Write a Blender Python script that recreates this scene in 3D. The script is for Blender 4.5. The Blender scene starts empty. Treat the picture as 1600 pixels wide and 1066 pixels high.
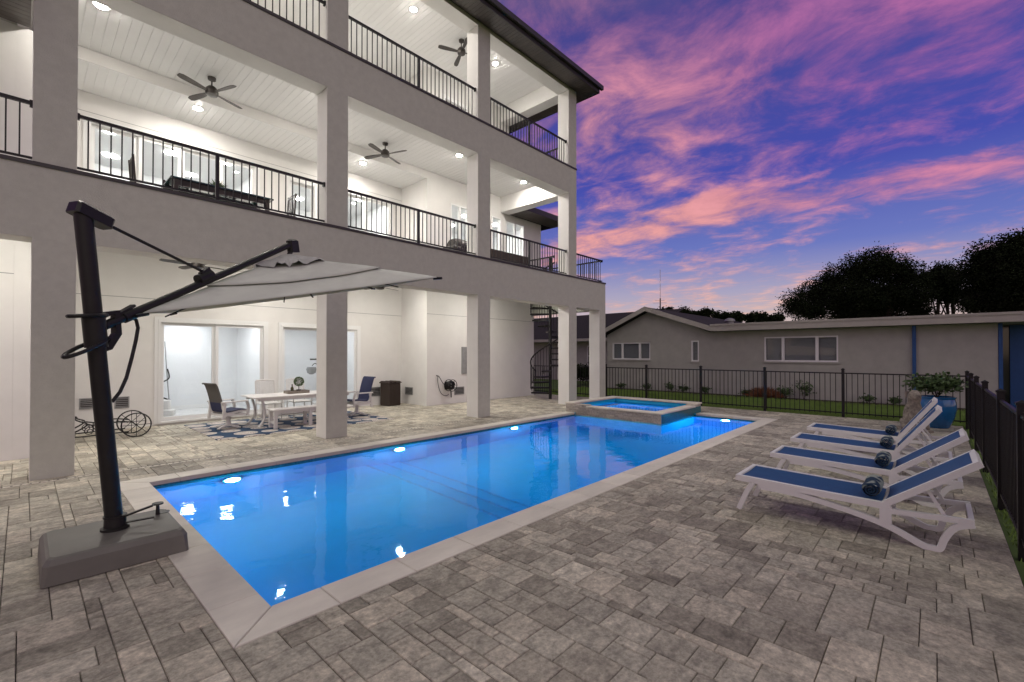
import bpy, math, random
from mathutils import Vector, Matrix
R = math.radians
scene = bpy.context.scene
COL = scene.collection
random.seed(7)

# ------------------------------------------------------------------ camera
CAM_H = 1.72
cam_d = bpy.data.cameras.new('camera'); cam = bpy.data.objects.new('camera', cam_d); COL.objects.link(cam)
cam.location = (0, 0, CAM_H)
cam.rotation_euler = (R(90.53), 0, R(42.9 - 90))
cam_d.sensor_width = 36; cam_d.lens = 16.0; cam_d.shift_y = 0.00775
cam_d.clip_start = 0.05; cam_d.clip_end = 2000
scene.camera = cam

# ------------------------------------------------------------------ dusk sky
world = bpy.data.worlds.new('World'); scene.world = world; world.use_nodes = True
nt = world.node_tree; N = nt.nodes; L = nt.links
for n in list(N): N.remove(n)
def nd(t, **k):
    n = N.new(t)
    for a, b in k.items(): setattr(n, a, b)
    return n
def ramp(node, stops):
    e = node.color_ramp.elements
    while len(e) > 1: e.remove(e[-1])
    e[0].position = stops[0][0]; e[0].color = (*stops[0][1], 1)
    for p, c in stops[1:]:
        x = e.new(p); x.color = (*c, 1)
def mth(op, a, b=None, c=None, clamp=False):
    n = nd('ShaderNodeMath', operation=op, use_clamp=clamp)
    for i, v in enumerate((a, b, c)):
        if v is None: continue
        if isinstance(v, (int, float)): n.inputs[i].default_value = v
        else: L.new(v, n.inputs[i])
    return n.outputs[0]
tc = nd('ShaderNodeTexCoord'); sp = nd('ShaderNodeSeparateXYZ'); L.new(tc.outputs['Generated'], sp.inputs[0])
X, Y, Z = sp.outputs
zc = mth('MAXIMUM', Z, 0.0)
den = mth('ADD', zc, 0.10)
px = mth('DIVIDE', X, den); py = mth('DIVIDE', Y, den)
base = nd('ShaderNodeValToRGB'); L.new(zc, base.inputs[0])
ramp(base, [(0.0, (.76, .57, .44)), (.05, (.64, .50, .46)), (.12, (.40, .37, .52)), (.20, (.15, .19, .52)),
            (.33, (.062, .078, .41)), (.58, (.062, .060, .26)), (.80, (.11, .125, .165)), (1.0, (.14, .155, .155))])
# cloud sheets laid on a flat layer overhead
def fbm(sx, sy, scale, detail, rough, dist, w):
    cx = nd('ShaderNodeCombineXYZ'); L.new(mth('MULTIPLY', px, sx), cx.inputs[0]); L.new(mth('MULTIPLY', py, sy), cx.inputs[1])
    cx.inputs[2].default_value = w
    t = nd('ShaderNodeTexNoise'); t.inputs['Scale'].default_value = scale; t.inputs['Detail'].default_value = detail
    t.inputs['Roughness'].default_value = rough; t.inputs['Distortion'].default_value = dist
    L.new(cx.outputs[0], t.inputs['Vector']); return t.outputs['Fac']
n1 = fbm(1.0, .62, 1.5, 9, .60, .12, 3.1)
n2 = fbm(1.0, .75, 4.2, 10, .64, .35, 8.7)
bias = nd('ShaderNodeValToRGB'); 
wob = mth('ADD', px, mth('MULTIPLY', mth('SUBTRACT', n1, .5), .9))
L.new(mth('DIVIDE', wob, 8.0), bias.inputs[0])
g_ = lambda v: (v, v, v)
ramp(bias, [(0.0, g_(.60)), (.12, g_(.60)), (.2, g_(.62)), (.245, g_(.56)), (.275, g_(.40)), (.30, g_(.76)), (.325, g_(.70)),
            (.36, g_(.34)), (.45, g_(.42)), (.55, g_(.48)), (.75, g_(.36)), (1.0, g_(.25))])
dens = mth('ADD', mth('MULTIPLY', n1, .50), mth('MULTIPLY', n2, .76))
dens = mth('ADD', dens, mth('MULTIPLY', mth('SUBTRACT', bias.outputs[0], .5), .55))
mask = nd('ShaderNodeMapRange', interpolation_type='SMOOTHSTEP'); L.new(dens, mask.inputs[0])
mask.inputs[1].default_value = .54; mask.inputs[2].default_value = .88
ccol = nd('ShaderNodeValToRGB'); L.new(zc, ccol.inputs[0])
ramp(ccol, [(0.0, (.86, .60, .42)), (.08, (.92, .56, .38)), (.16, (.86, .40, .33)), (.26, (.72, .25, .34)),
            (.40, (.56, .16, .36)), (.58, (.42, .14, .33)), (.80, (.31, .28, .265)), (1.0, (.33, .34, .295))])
# afterglow towards where the sun went down
glow = nd('ShaderNodeVectorMath', operation='DOT_PRODUCT'); L.new(tc.outputs['Generated'], glow.inputs[0])
glow.inputs[1].default_value = Vector((.80, .58, .16)).normalized()
gl = nd('ShaderNodeMapRange', interpolation_type='SMOOTHSTEP'); L.new(glow.outputs['Value'], gl.inputs[0])
gl.inputs[1].default_value = .84; gl.inputs[2].default_value = .99; gl.inputs[3].default_value = 0; gl.inputs[4].default_value = .6
warm = nd('ShaderNodeMixRGB'); L.new(gl.outputs[0], warm.inputs[0]); L.new(ccol.outputs[0], warm.inputs[1]); warm.inputs[2].default_value = (.92, .42, .30, 1)
# light and dark within the cloud
shade = nd('ShaderNodeMapRange'); L.new(n2, shade.inputs[0]); shade.inputs[1].default_value = .3; shade.inputs[2].default_value = .7
shade.inputs[3].default_value = .72; shade.inputs[4].default_value = 1.16
cc = nd('ShaderNodeVectorMath', operation='SCALE'); L.new(warm.outputs[0], cc.inputs[0]); L.new(shade.outputs[0], cc.inputs['Scale'])
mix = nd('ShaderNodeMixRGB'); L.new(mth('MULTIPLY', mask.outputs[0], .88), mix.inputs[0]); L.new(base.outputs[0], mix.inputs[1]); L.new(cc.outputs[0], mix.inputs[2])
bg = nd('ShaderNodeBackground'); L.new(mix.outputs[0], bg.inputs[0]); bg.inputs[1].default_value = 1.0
wo = nd('ShaderNodeOutputWorld'); L.new(bg.outputs[0], wo.inputs[0])

# ------------------------------------------------------------------ wide warm fill lamp added from behind the camera for last soft daylight
sun_d = bpy.data.lights.new('sun', 'SUN'); sun = bpy.data.objects.new('sun', sun_d); COL.objects.link(sun)
sun_d.energy = 0.65; sun_d.angle = R(75); sun_d.color = (1.0, .96, .68)
sun.rotation_euler = Vector((.35, .75, -.75)).to_track_quat('-Z', 'Y').to_euler()
sun.location = (-5, -12, 20)

vs = scene.view_settings
scene.display_settings.display_device = 'sRGB'
vs.view_transform = 'Standard'; vs.look = 'None'; vs.exposure = 0.0; vs.gamma = 1.0
cy = scene.cycles
cy.use_denoising = True
cy.max_bounces = 8; cy.diffuse_bounces = 4; cy.glossy_bounces = 4; cy.transparent_max_bounces = 16; cy.transmission_bounces = 4
cy.caustics_reflective = False; cy.caustics_refractive = False
cy.sample_clamp_indirect = 4.0

# ------------------------------------------------------------------ projection (used to pick the nearest pavers)
def project(p):
    a, pt, f = R(42.9), R(.53), 711.0
    fw = Vector((math.cos(a)*math.cos(pt), math.sin(a)*math.cos(pt), math.sin(pt))); rt = Vector((math.sin(a), -math.cos(a), 0)); up = rt.cross(fw)
    d = Vector(p) - Vector((0, 0, CAM_H)); k = d.dot(fw)
    if k < .1: return None
    return 800 + f*d.dot(rt)/k, 552 - f*math.tan(pt) - f*d.dot(up)/k, k

# ------------------------------------------------------------------ materials
MATS = {}
def mat(name, color, rough=.6, metal=0.0, var=0.0, vscale=6.0, bump=0.0, bscale=60.0, spec=.5, emit=None, color2=None, coat=0.0, coords='Object', stretch=None, detail=5.0, rnd=0.0, bdist=.01):
    m = bpy.data.materials.new(name); m.use_nodes = True; t = m.node_tree; P = t.nodes['Principled BSDF']
    P.inputs['Base Color'].default_value = (*color, 1); P.inputs['Roughness'].default_value = rough
    P.inputs['Metallic'].default_value = metal; P.inputs['Specular IOR Level'].default_value = spec
    P.inputs['Coat Weight'].default_value = coat
    lo, hi = (.49, .56) if name == 'towel' else (.32, .68)
    def new(ty): return t.nodes.new(ty)
    vec = None
    if var or bump or color2:
        if coords == 'World':
            g = new('ShaderNodeNewGeometry'); vec = g.outputs['Position']
        else:
            c = new('ShaderNodeTexCoord'); vec = c.outputs[coords]
        if stretch:
            mp = new('ShaderNodeMapping'); mp.inputs['Scale'].default_value = stretch; t.links.new(vec, mp.inputs[0]); vec = mp.outputs[0]
    if var or color2:
        n = new('ShaderNodeTexNoise'); n.inputs['Scale'].default_value = vscale; n.inputs['Detail'].default_value = detail; n.inputs['Roughness'].default_value = .62
        t.links.new(vec, n.inputs['Vector'])
        r = new('ShaderNodeValToRGB')
        c2 = color2 or tuple(max(0, x*(1+var)) for x in color); c1 = color if color2 else tuple(x*(1-var) for x in color)
        e = r.color_ramp.elements; e[0].position = lo; e[0].color = (*c1, 1); e[1].position = hi; e[1].color = (*c2, 1)
        t.links.new(n.outputs['Fac'], r.inputs[0]); out = r.outputs[0]
        if rnd:
            oi = new('ShaderNodeObjectInfo'); mr = new('ShaderNodeMapRange'); t.links.new(oi.outputs['Random'], mr.inputs[0])
            mr.inputs[3].default_value = 1-rnd; mr.inputs[4].default_value = 1+rnd
            sc = new('ShaderNodeVectorMath'); sc.operation = 'SCALE'; t.links.new(out, sc.inputs[0]); t.links.new(mr.outputs[0], sc.inputs['Scale']); out = sc.outputs[0]
        t.links.new(out, P.inputs['Base Color'])
    if bump:
        n = new('ShaderNodeTexNoise'); n.inputs['Scale'].default_value = bscale; n.inputs['Detail'].default_value = 4; t.links.new(vec, n.inputs['Vector'])
        b = new('ShaderNodeBump'); b.inputs['Strength'].default_value = bump; b.inputs['Distance'].default_value = bdist
        t.links.new(n.outputs['Fac'], b.inputs['Height']); t.links.new(b.outputs[0], P.inputs['Normal'])
    if emit:
        P.inputs['Emission Color'].default_value = (*emit[0], 1); P.inputs['Emission Strength'].default_value = emit[1]
    MATS[name] = m
    return m
def paver_material():
    m = bpy.data.materials.new('paver_stone'); m.use_nodes = True; t = m.node_tree; P = t.nodes['Principled BSDF']; Nn = t.nodes.new; K = t.links.new
    g = Nn('ShaderNodeNewGeometry'); oi = Nn('ShaderNodeObjectInfo')
    s = Nn('ShaderNodeMath'); s.operation = 'ADD'; K(g.outputs['Random Per Island'], s.inputs[0]); K(oi.outputs['Random'], s.inputs[1])
    fr = Nn('ShaderNodeMath'); fr.operation = 'FRACT'; K(s.outputs[0], fr.inputs[0])
    off = Nn('ShaderNodeCombineXYZ'); m1 = Nn('ShaderNodeMath'); m1.operation = 'MULTIPLY'; m1.inputs[1].default_value = 37.0; K(fr.outputs[0], m1.inputs[0])
    K(m1.outputs[0], off.inputs[0]); K(m1.outputs[0], off.inputs[2])
    ad = Nn('ShaderNodeVectorMath'); ad.operation = 'ADD'; K(g.outputs['Position'], ad.inputs[0]); K(off.outputs[0], ad.inputs[1])
    cr = Nn('ShaderNodeValToRGB'); K(fr.outputs[0], cr.inputs[0])
    e = cr.color_ramp.elements; e[0].position = 0; e[0].color = (.31, .28, .225, 1); e[1].position = 1; e[1].color = (.66, .61, .50, 1)
    for p, c in ((.3, (.43, .395, .32)), (.55, (.50, .465, .38)), (.72, (.60, .54, .435)), (.86, (.45, .42, .345))):
        x = e.new(p); x.color = (*c, 1)
    mp = Nn('ShaderNodeMapping'); mp.inputs['Scale'].default_value = (1, 1.35, 1); K(ad.outputs[0], mp.inputs[0])
    n1 = Nn('ShaderNodeTexNoise'); n1.inputs['Scale'].default_value = 7.5; n1.inputs['Detail'].default_value = 10; n1.inputs['Roughness'].default_value = .72; n1.inputs['Distortion'].default_value = .25; K(mp.outputs[0], n1.inputs['Vector'])
    mr = Nn('ShaderNodeMapRange'); mr.inputs[1].default_value = .3; mr.inputs[2].default_value = .72; mr.inputs[3].default_value = .48; mr.inputs[4].default_value = 1.42; K(n1.outputs['Fac'], mr.inputs[0])
    sc = Nn('ShaderNodeVectorMath'); sc.operation = 'SCALE'; K(cr.outputs[0], sc.inputs[0]); K(mr.outputs[0], sc.inputs['Scale'])
    # broad weathering over many pavers
    n3 = Nn('ShaderNodeTexNoise'); n3.inputs['Scale'].default_value = .55; n3.inputs['Detail'].default_value = 3; K(g.outputs['Position'], n3.inputs['Vector'])
    m3 = Nn('ShaderNodeMapRange'); m3.inputs[1].default_value = .35; m3.inputs[2].default_value = .65; m3.inputs[3].default_value = .84; m3.inputs[4].default_value = 1.12; K(n3.outputs['Fac'], m3.inputs[0])
    s2 = Nn('ShaderNodeVectorMath'); s2.operation = 'SCALE'; K(sc.outputs[0], s2.inputs[0]); K(m3.outputs[0], s2.inputs['Scale'])
    # grain and small pits of the stone face
    n4 = Nn('ShaderNodeTexNoise'); n4.inputs['Scale'].default_value = 34; n4.inputs['Detail'].default_value = 6; n4.inputs['Roughness'].default_value = .7; K(ad.outputs[0], n4.inputs['Vector'])
    m4 = Nn('ShaderNodeMapRange'); m4.inputs[1].default_value = .34; m4.inputs[2].default_value = .66; m4.inputs[3].default_value = .70; m4.inputs[4].default_value = 1.24; K(n4.outputs['Fac'], m4.inputs[0])
    s3 = Nn('ShaderNodeVectorMath'); s3.operation = 'SCALE'; K(s2.outputs[0], s3.inputs[0]); K(m4.outputs[0], s3.inputs['Scale']); s2 = s3
    K(s2.outputs[0], P.inputs['Base Color'])
    P.inputs['Roughness'].default_value = .62; P.inputs['Specular IOR Level'].default_value = .35
    b = Nn('ShaderNodeBump'); b.inputs['Strength'].default_value = .8; b.inputs['Distance'].default_value = .014; K(n1.outputs['Fac'], b.inputs['Height'])
    n2 = Nn('ShaderNodeTexNoise'); n2.inputs['Scale'].default_value = 90; n2.inputs['Detail'].default_value = 3; K(ad.outputs[0], n2.inputs['Vector'])
    b2 = Nn('ShaderNodeBump'); b2.inputs['Strength'].default_value = .35; b2.inputs['Distance'].default_value = .003; K(n2.outputs['Fac'], b2.inputs['Height']); K(b.outputs[0], b2.inputs['Normal'])
    K(b2.outputs[0], P.inputs['Normal']); MATS['paver'] = m
paver_material()
def sheet_material(name, tint, ior, rough, bump, scale, refract=False):
    m = bpy.data.materials.new(name); m.use_nodes = True; t = m.node_tree; Nn = t.nodes.new; K = t.links.new
    t.nodes.remove(t.nodes['Principled BSDF']); out = t.nodes['Material Output']
    if refract:
        tr = Nn('ShaderNodeBsdfRefraction'); tr.inputs['IOR'].default_value = ior; tr.inputs['Roughness'].default_value = .10
    else: tr = Nn('ShaderNodeBsdfTransparent')
    tr.inputs[0].default_value = (*tint, 1)
    gl = Nn('ShaderNodeBsdfGlossy'); gl.inputs['Roughness'].default_value = rough
    fr = Nn('ShaderNodeFresnel'); fr.inputs[0].default_value = ior
    fo = fr.outputs[0]
    if not refract:   # a thin pane mirrors on its front faces only
        gb = Nn('ShaderNodeNewGeometry'); iv = Nn('ShaderNodeMath'); iv.operation = 'SUBTRACT'; iv.inputs[0].default_value = 1.0; K(gb.outputs['Backfacing'], iv.inputs[1])
        mu = Nn('ShaderNodeMath'); mu.operation = 'MULTIPLY'; K(fo, mu.inputs[0]); K(iv.outputs[0], mu.inputs[1]); fo = mu.outputs[0]
    mx = Nn('ShaderNodeMixShader'); K(fo, mx.inputs[0]); K(tr.outputs[0], mx.inputs[1]); K(gl.outputs[0], mx.inputs[2]); K(mx.outputs[0], out.inputs[0])
    if bump:
        c = Nn('ShaderNodeNewGeometry'); mp = Nn('ShaderNodeMapping'); mp.inputs['Scale'].default_value = (1, 1.4, 1); K(c.outputs['Position'], mp.inputs[0])
        n = Nn('ShaderNodeTexNoise'); n.inputs['Scale'].default_value = scale; n.inputs['Detail'].default_value = 2.5; n.inputs['Roughness'].default_value = .45; K(mp.outputs[0], n.inputs['Vector'])
        nf = Nn('ShaderNodeTexNoise'); nf.inputs['Scale'].default_value = scale*5; nf.inputs['Detail'].default_value = 2; K(mp.outputs[0], nf.inputs['Vector'])
        ma = Nn('ShaderNodeMath'); ma.operation = 'MULTIPLY_ADD'; ma.inputs[1].default_value = .10; K(nf.outputs['Fac'], ma.inputs[0]); K(n.outputs['Fac'], ma.inputs[2])
        b = Nn('ShaderNodeBump'); b.inputs['Strength'].default_value = bump; b.inputs['Distance'].default_value = .02; K(ma.outputs[0], b.inputs['Height'])
        for q in (gl, fr) + ((tr,) if refract else ()): K(b.outputs[0], q.inputs['Normal'])
    MATS[name] = m
sheet_material('water', (.05, .72, 1.0), 1.33, .025, .20, 2.6, True)
sheet_material('glass', (.97, .98, .98), 1.45, .0, 0, 1)

mat('stucco', (.56, .57, .50), .85, var=.05, vscale=9, bump=.7, bscale=55, spec=.2, coords='World', bdist=.008, detail=9)
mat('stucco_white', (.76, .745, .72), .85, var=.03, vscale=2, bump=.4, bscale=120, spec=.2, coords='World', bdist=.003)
mat('plank_white', (.86, .855, .84), .5, var=.015, vscale=3, spec=.4, rnd=.02)
mat('trim_white', (.80, .80, .79), .4)
mat('flashing', (.045, .042, .04), .45)
mat('soffit_brown', (.075, .062, .054), .5, var=.15, vscale=8, rnd=.12)
mat('roof_dark', (.022, .020, .018), .95, var=.35, vscale=14, bump=.6, bscale=40)
mat('black_metal', (.011, .010, .010), .45, metal=.25, var=.2, vscale=30)
mat('bronze_metal', (.05, .042, .037), .38, metal=.4, var=.15, vscale=20)
mat('room_white', (.78, .79, .80), .7, var=.02, vscale=2)
mat('room_floor', (.62, .62, .61), .35, var=.08, vscale=3)
mat('lamp', (1, 1, 1), .5, emit=((1.0, .95, .88), 1000.0))
mat('lamp_upper', (1, 1, 1), .5, emit=((1.0, .94, .87), 1000.0))
mat('room_lamp', (1, 1, 1), .5, emit=((.97, .98, 1.0), 74.0))
mat('room_lamp_bright', (1, 1, 1), .5, emit=((1.0, .97, .92), 210.0))
mat('pool_lamp', (1, 1, 1), .5, emit=((.62, .93, 1.0), 900.0))
mat('plaster_blue', (.012, .52, .92), .6, var=.06, vscale=1.2, coords='World', bump=.1, bscale=20)
mat('tile_blue', (.012, .34, .72), .4, var=.3, vscale=30, coords='World')
mat('tile_teal', (.03, .16, .20), .25, var=.5, vscale=40, coords='World')
mat('coping', (.74, .70, .61), .55, var=.10, vscale=1.6, bump=.12, bscale=140, coords='World', stretch=(1, 2.2, 1), rnd=.05, spec=.35)
mat('ledge_stone', (.36, .33, .29), .8, color2=(.58, .54, .48), vscale=22, bump=.8, bscale=30, coords='World', rnd=.2)
mat('joint_sand', (.05, .045, .04), .95, var=.3, vscale=40, coords='World')
mat('lawn', (.07, .12, .025), .95, color2=(.11, .17, .04), vscale=1.8, coords='World')
mat('blade', (.13, .23, .035), .7, color2=(.21, .31, .07), vscale=2.0, coords='World')
mat('mulch', (.035, .022, .016), .95, var=.5, vscale=30, bump=1.0, bscale=30, bdist=.03)
mat('neigh_stucco', (.41, .405, .365), .9, var=.07, vscale=2.5, bump=.4, bscale=70, spec=.2, coords='World')
mat('neigh_trim', (.44, .42, .37), .7, var=.05, vscale=4)
mat('window_dark', (.045, .05, .055), .08, spec=.7)
mat('blind', (.22, .23, .24), .7)
mat('blue_paint', (.012, .075, .24), .5, var=.1, vscale=5)
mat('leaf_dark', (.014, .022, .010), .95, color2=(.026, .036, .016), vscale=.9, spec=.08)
mat('leaf_green', (.035, .075, .02), .6, color2=(.085, .14, .045), vscale=6)
mat('leaf_rust', (.16, .06, .025), .8, color2=(.26, .11, .05), vscale=6)
mat('bark', (.05, .036, .027), .95, var=.4, vscale=6, bump=.8, bscale=12)
mat('resin_white', (.85, .86, .82), .42, var=.02, vscale=4)
mat('sling_blue', (.007, .075, .21), .65, var=.10, vscale=220, bump=.2, bscale=400, bdist=.002)
mat('towel', (.008, .035, .075), .95, color2=(.34, .38, .34), vscale=5.5, bump=.9, bscale=80, bdist=.008, detail=2)
mat('pole_dark', (.018, .017, .016), .45, metal=.3, var=.12, vscale=12)
mat('base_resin', (.155, .15, .13), .5, var=.08, vscale=5, bump=.15, bscale=150, bdist=.003)
mat('canopy', (.60, .625, .56), .9, var=.05, vscale=5, bump=.25, bscale=9, bdist=.02)
mat('canopy_dark', (.42, .43, .41), .9, var=.12, vscale=12)
mat('navy', (.012, .016, .065), .75, var=.15, vscale=60)
mat('sling_grey', (.095, .087, .08), .8, var=.15, vscale=140)
mat('mesh_white', (.66, .655, .64), .7, var=.08, vscale=50)
mat('cast_white', (.68, .66, .64), .45, var=.03, vscale=6)
mat('wicker', (.035, .022, .016), .7, var=.45, vscale=60, bump=.8, bscale=90)
mat('glaze_blue', (.012, .13, .36), .12, var=.25, vscale=3, coat=.6)
mat('statue_stone', (.36, .32, .27), .85, color2=(.10, .085, .07), vscale=11, bump=.5, bscale=25)
mat('bottle_glass', (.05, .045, .01), .1, spec=.8)
mat('tray_wood', (.22, .19, .155), .7, var=.3, vscale=14)
mat('panel_grey', (.30, .30, .30), .5, metal=.2, var=.08, vscale=8)
mat('dark_wood', (.028, .020, .017), .45, var=.3, vscale=10)
mat('table_glass', (.012, .035, .035), .08, spec=.8)
mat('silver', (.45, .45, .46), .35, metal=.8)
mat('soil', (.03, .022, .017), .95)

def rug_material():
    m = bpy.data.materials.new('rug_weave'); m.use_nodes = True; t = m.node_tree; P = t.nodes['Principled BSDF']; Nn = t.nodes.new; K = t.links.new
    c = Nn('ShaderNodeTexCoord')
    def mm(op, a, b=None):
        n = Nn('ShaderNodeMath'); n.operation = op
        for i, v in enumerate((a, b)):
            if v is None: continue
            if isinstance(v, (int, float)): n.inputs[i].default_value = v
            else: K(v, n.inputs[i])
        return n.outputs[0]
    mp = Nn('ShaderNodeMapping'); mp.inputs['Scale'].default_value = (2.0, 2.0, 0); K(c.outputs['Object'], mp.inputs[0])
    v = Nn('ShaderNodeTexVoronoi'); v.feature = 'F1'; v.inputs['Scale'].default_value = 1.0; v.inputs['Randomness'].default_value = .35; K(mp.outputs[0], v.inputs['Vector'])
    d = v.outputs['Distance']
    disc = Nn('ShaderNodeMapRange'); disc.inputs[1].default_value = .47; disc.inputs[2].default_value = .445; K(d, disc.inputs[0])
    rings = mm('GREATER_THAN', mm('SINE', mm('MULTIPLY', d, 70.0)), .55)
    nz = Nn('ShaderNodeTexNoise'); nz.inputs['Scale'].default_value = 9; K(c.outputs['Object'], nz.inputs['Vector'])
    ringm = mm('MULTIPLY', rings, mm('GREATER_THAN', nz.outputs['Fac'], .47))
    mx = Nn('ShaderNodeMixRGB'); K(ringm, mx.inputs[0]); mx.inputs[1].default_value = (.52, .48, .44, 1); mx.inputs[2].default_value = (.26, .20, .19, 1)
    m2 = Nn('ShaderNodeMixRGB'); K(disc.outputs[0], m2.inputs[0]); m2.inputs[1].default_value = (.010, .040, .095, 1); K(mx.outputs[0], m2.inputs[2])
    K(m2.outputs[0], P.inputs['Base Color']); P.inputs['Roughness'].default_value = .95; MATS['rug'] = m
rug_material()

# ------------------------------------------------------------------ mesh helpers
class MB:
    def __init__(s): s.v = []; s.f = []
    def add(s, vs, fs):
        o = len(s.v); s.v += [tuple(p) for p in vs]; s.f += [tuple(i+o for i in f) for f in fs]; return s
    def box(s, x0, y0, z0, x1, y1, z1, M=None):
        vs = [(x0,y0,z0),(x1,y0,z0),(x1,y1,z0),(x0,y1,z0),(x0,y0,z1),(x1,y0,z1),(x1,y1,z1),(x0,y1,z1)]
        if M is not None: vs = [tuple(M @ Vector(p)) for p in vs]
        return s.add(vs, [(0,3,2,1),(4,5,6,7),(0,1,5,4),(1,2,6,5),(2,3,7,6),(3,0,4,7)])
    def bbox(s, x0, y0, z0, x1, y1, z1, b=.01, M=None):
        # box with chamfered vertical and top edges
        def ring(i, z): return [(x0+i+b,y0+i,z),(x1-i-b,y0+i,z),(x1-i,y0+i+b,z),(x1-i,y1-i-b,z),(x1-i-b,y1-i,z),(x0+i+b,y1-i,z),(x0+i,y1-i-b,z),(x0+i,y0+i+b,z)]
        vs = ring(0, z0) + ring(0, z1-b) + ring(b, z1)
        if M is not None: vs = [tuple(M @ Vector(p)) for p in vs]
        fs = [tuple(reversed(range(8))), tuple(range(16, 24))]
        for k in (0, 8):
            for i in range(8): j = (i+1) % 8; fs.append((k+i, k+j, k+8+j, k+8+i))
        return s.add(vs, fs)
    def quad(s, a, b, c, d): return s.add([a, b, c, d], [(0, 1, 2, 3)])
    def bar(s, p0, p1, w, h, up=(0, 0, 1)):
        p0, p1 = Vector(p0), Vector(p1); d = (p1-p0).normalized(); u = Vector(up); r = d.cross(u)
        if r.length < 1e-4: r = d.cross(Vector((1, 0, 0)))
        r.normalize(); u = r.cross(d).normalized(); r *= w/2; u *= h/2
        vs = [p0-r-u, p0+r-u, p0+r+u, p0-r+u, p1-r-u, p1+r-u, p1+r+u, p1-r+u]
        return s.add(vs, [(0,1,2,3),(7,6,5,4),(0,4,5,1),(1,5,6,2),(2,6,7,3),(3,7,4,0)])
    def tube(s, pts, r, n=8, cap=True, r2=None):
        pts = [Vector(p) for p in pts]; m = len(pts); o = []
        ref = None
        for i, p in enumerate(pts):
            d = (pts[min(i+1, m-1)] - pts[max(i-1, 0)]).normalized()
            if ref is None:
                ref = d.orthogonal().normalized()
            ref = (ref - d*ref.dot(d))
            if ref.length < 1e-5: ref = d.orthogonal()
            ref.normalize(); b = d.cross(ref)
            rr = r if r2 is None else r + (r2-r)*i/(m-1)
            o.append([p + (ref*math.cos(2*math.pi*k/n) + b*math.sin(2*math.pi*k/n))*rr for k in range(n)])
        vs = [q for ring in o for q in ring]; fs = []
        for i in range(m-1):
            for k in range(n): j = (k+1) % n; fs.append((i*n+k, i*n+j, (i+1)*n+j, (i+1)*n+k))
        if cap: fs.append(tuple(reversed(range(n)))); fs.append(tuple((m-1)*n+k for k in range(n)))
        return s.add(vs, fs)
    def strip(s, pts, w0, w1, h, axis):
        # rectangular bar following pts; spans w0..w1 along axis (unit vector), thickness h in the curve plane
        pts = [Vector(p) for p in pts]; ax = Vector(axis); m = len(pts); vs = []
        for i, p in enumerate(pts):
            d = (pts[min(i+1, m-1)] - pts[max(i-1, 0)]).normalized(); nn = d.cross(ax).normalized()*h/2
            vs += [p+ax*w0-nn, p+ax*w1-nn, p+ax*w1+nn, p+ax*w0+nn]
        fs = [(3, 2, 1, 0), tuple((m-1)*4+k for k in range(4))]
        for i in range(m-1):
            for k in range(4): j = (k+1) % 4; fs.append((i*4+k, i*4+j, i*4+4+j, i*4+4+k))
        return s.add(vs, fs)
    def lathe(s, prof, n=20, c=(0, 0, 0)):
        vs = []; m = len(prof)
        for r, z in prof:
            for k in range(n): a = 2*math.pi*k/n; vs.append((c[0]+r*math.cos(a), c[1]+r*math.sin(a), c[2]+z))
        fs = []
        for i in range(m-1):
            for k in range(n): j = (k+1) % n; fs.append((i*n+k, i*n+j, (i+1)*n+j, (i+1)*n+k))
        fs.append(tuple(reversed(range(n)))); fs.append(tuple((m-1)*n+k for k in range(n)))
        return s.add(vs, fs)
    def mesh(s, name, m, smooth=False):
        me = bpy.data.meshes.new(name); me.from_pydata(s.v, [], s.f); me.validate(); me.update()
        me.materials.append(MATS[m])
        if smooth:
            me.polygons.foreach_set('use_smooth', [True]*len(me.polygons))
            try: me.set_sharp_from_angle(angle=R(38))
            except Exception: pass
        return me
    def build(s, name, m, parent=None, smooth=False, loc=None):
        return link(name, s.mesh(name, m, smooth), parent, loc)
def link(name, me, parent=None, loc=None):
    o = bpy.data.objects.new(name, me); COL.objects.link(o); o.parent = parent
    if loc is not None: o.location = loc
    return o
def tag(o, label=None, cat=None, group=None, kind=None):
    if label: o['label'] = label
    if cat: o['category'] = cat
    if group: o['group'] = group
    if kind: o['kind'] = kind
    return o
def thing(name, label, cat, loc=(0, 0, 0), rz=0, group=None):
    o = bpy.data.objects.new(name, None); COL.objects.link(o); o.location = loc; o.rotation_euler = (0, 0, rz); o.empty_display_size = .2
    return tag(o, label, cat, group)
def dup(o, parent=None, label=None):
    c = o.copy(); COL.objects.link(c); c.parent = parent
    for ch in list(o.children): dup(ch, c)
    if label: c['label'] = label
    return c

# ------------------------------------------------------------------ ground, patio, pavers
PX0, PX1, PY0, PY1 = 1.15, 13.09, 3.30, 7.67          # pool opening
CX0, CX1, CY0, CY1 = .85, 13.39, 3.0, 7.97            # outside of the coping
def ring_sheet(mb, ox0, oy0, ox1, oy1, ix0, iy0, ix1, iy1, z):
    mb.quad((ox0,oy0,z),(ox1,oy0,z),(ox1,iy0,z),(ox0,iy0,z)); mb.quad((ox0,iy1,z),(ox1,iy1,z),(ox1,oy1,z),(ox0,oy1,z))
    mb.quad((ox0,iy0,z),(ix0,iy0,z),(ix0,iy1,z),(ox0,iy1,z)); mb.quad((ix1,iy0,z),(ox1,iy0,z),(ox1,iy1,z),(ix1,iy1,z))
mb = MB(); ring_sheet(mb, -500, -500, 900, 700, CX0-.1, CY0-.1, 13.7, 8.1, -.075); tag(mb.build('ground', 'lawn'), kind='structure')
mb = MB(); ring_sheet(mb, -4.2, -.48, 15.06, 18.0, PX0, PY0, 13.6, 8.0, -.035); patio = tag(mb.build('patio', 'joint_sand'), kind='structure')
ux, uy = (CX1-CX0)/160, (CY1-CY0)/63
i0, i1 = -53, 182; j0, j1 = -45, 136
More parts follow.
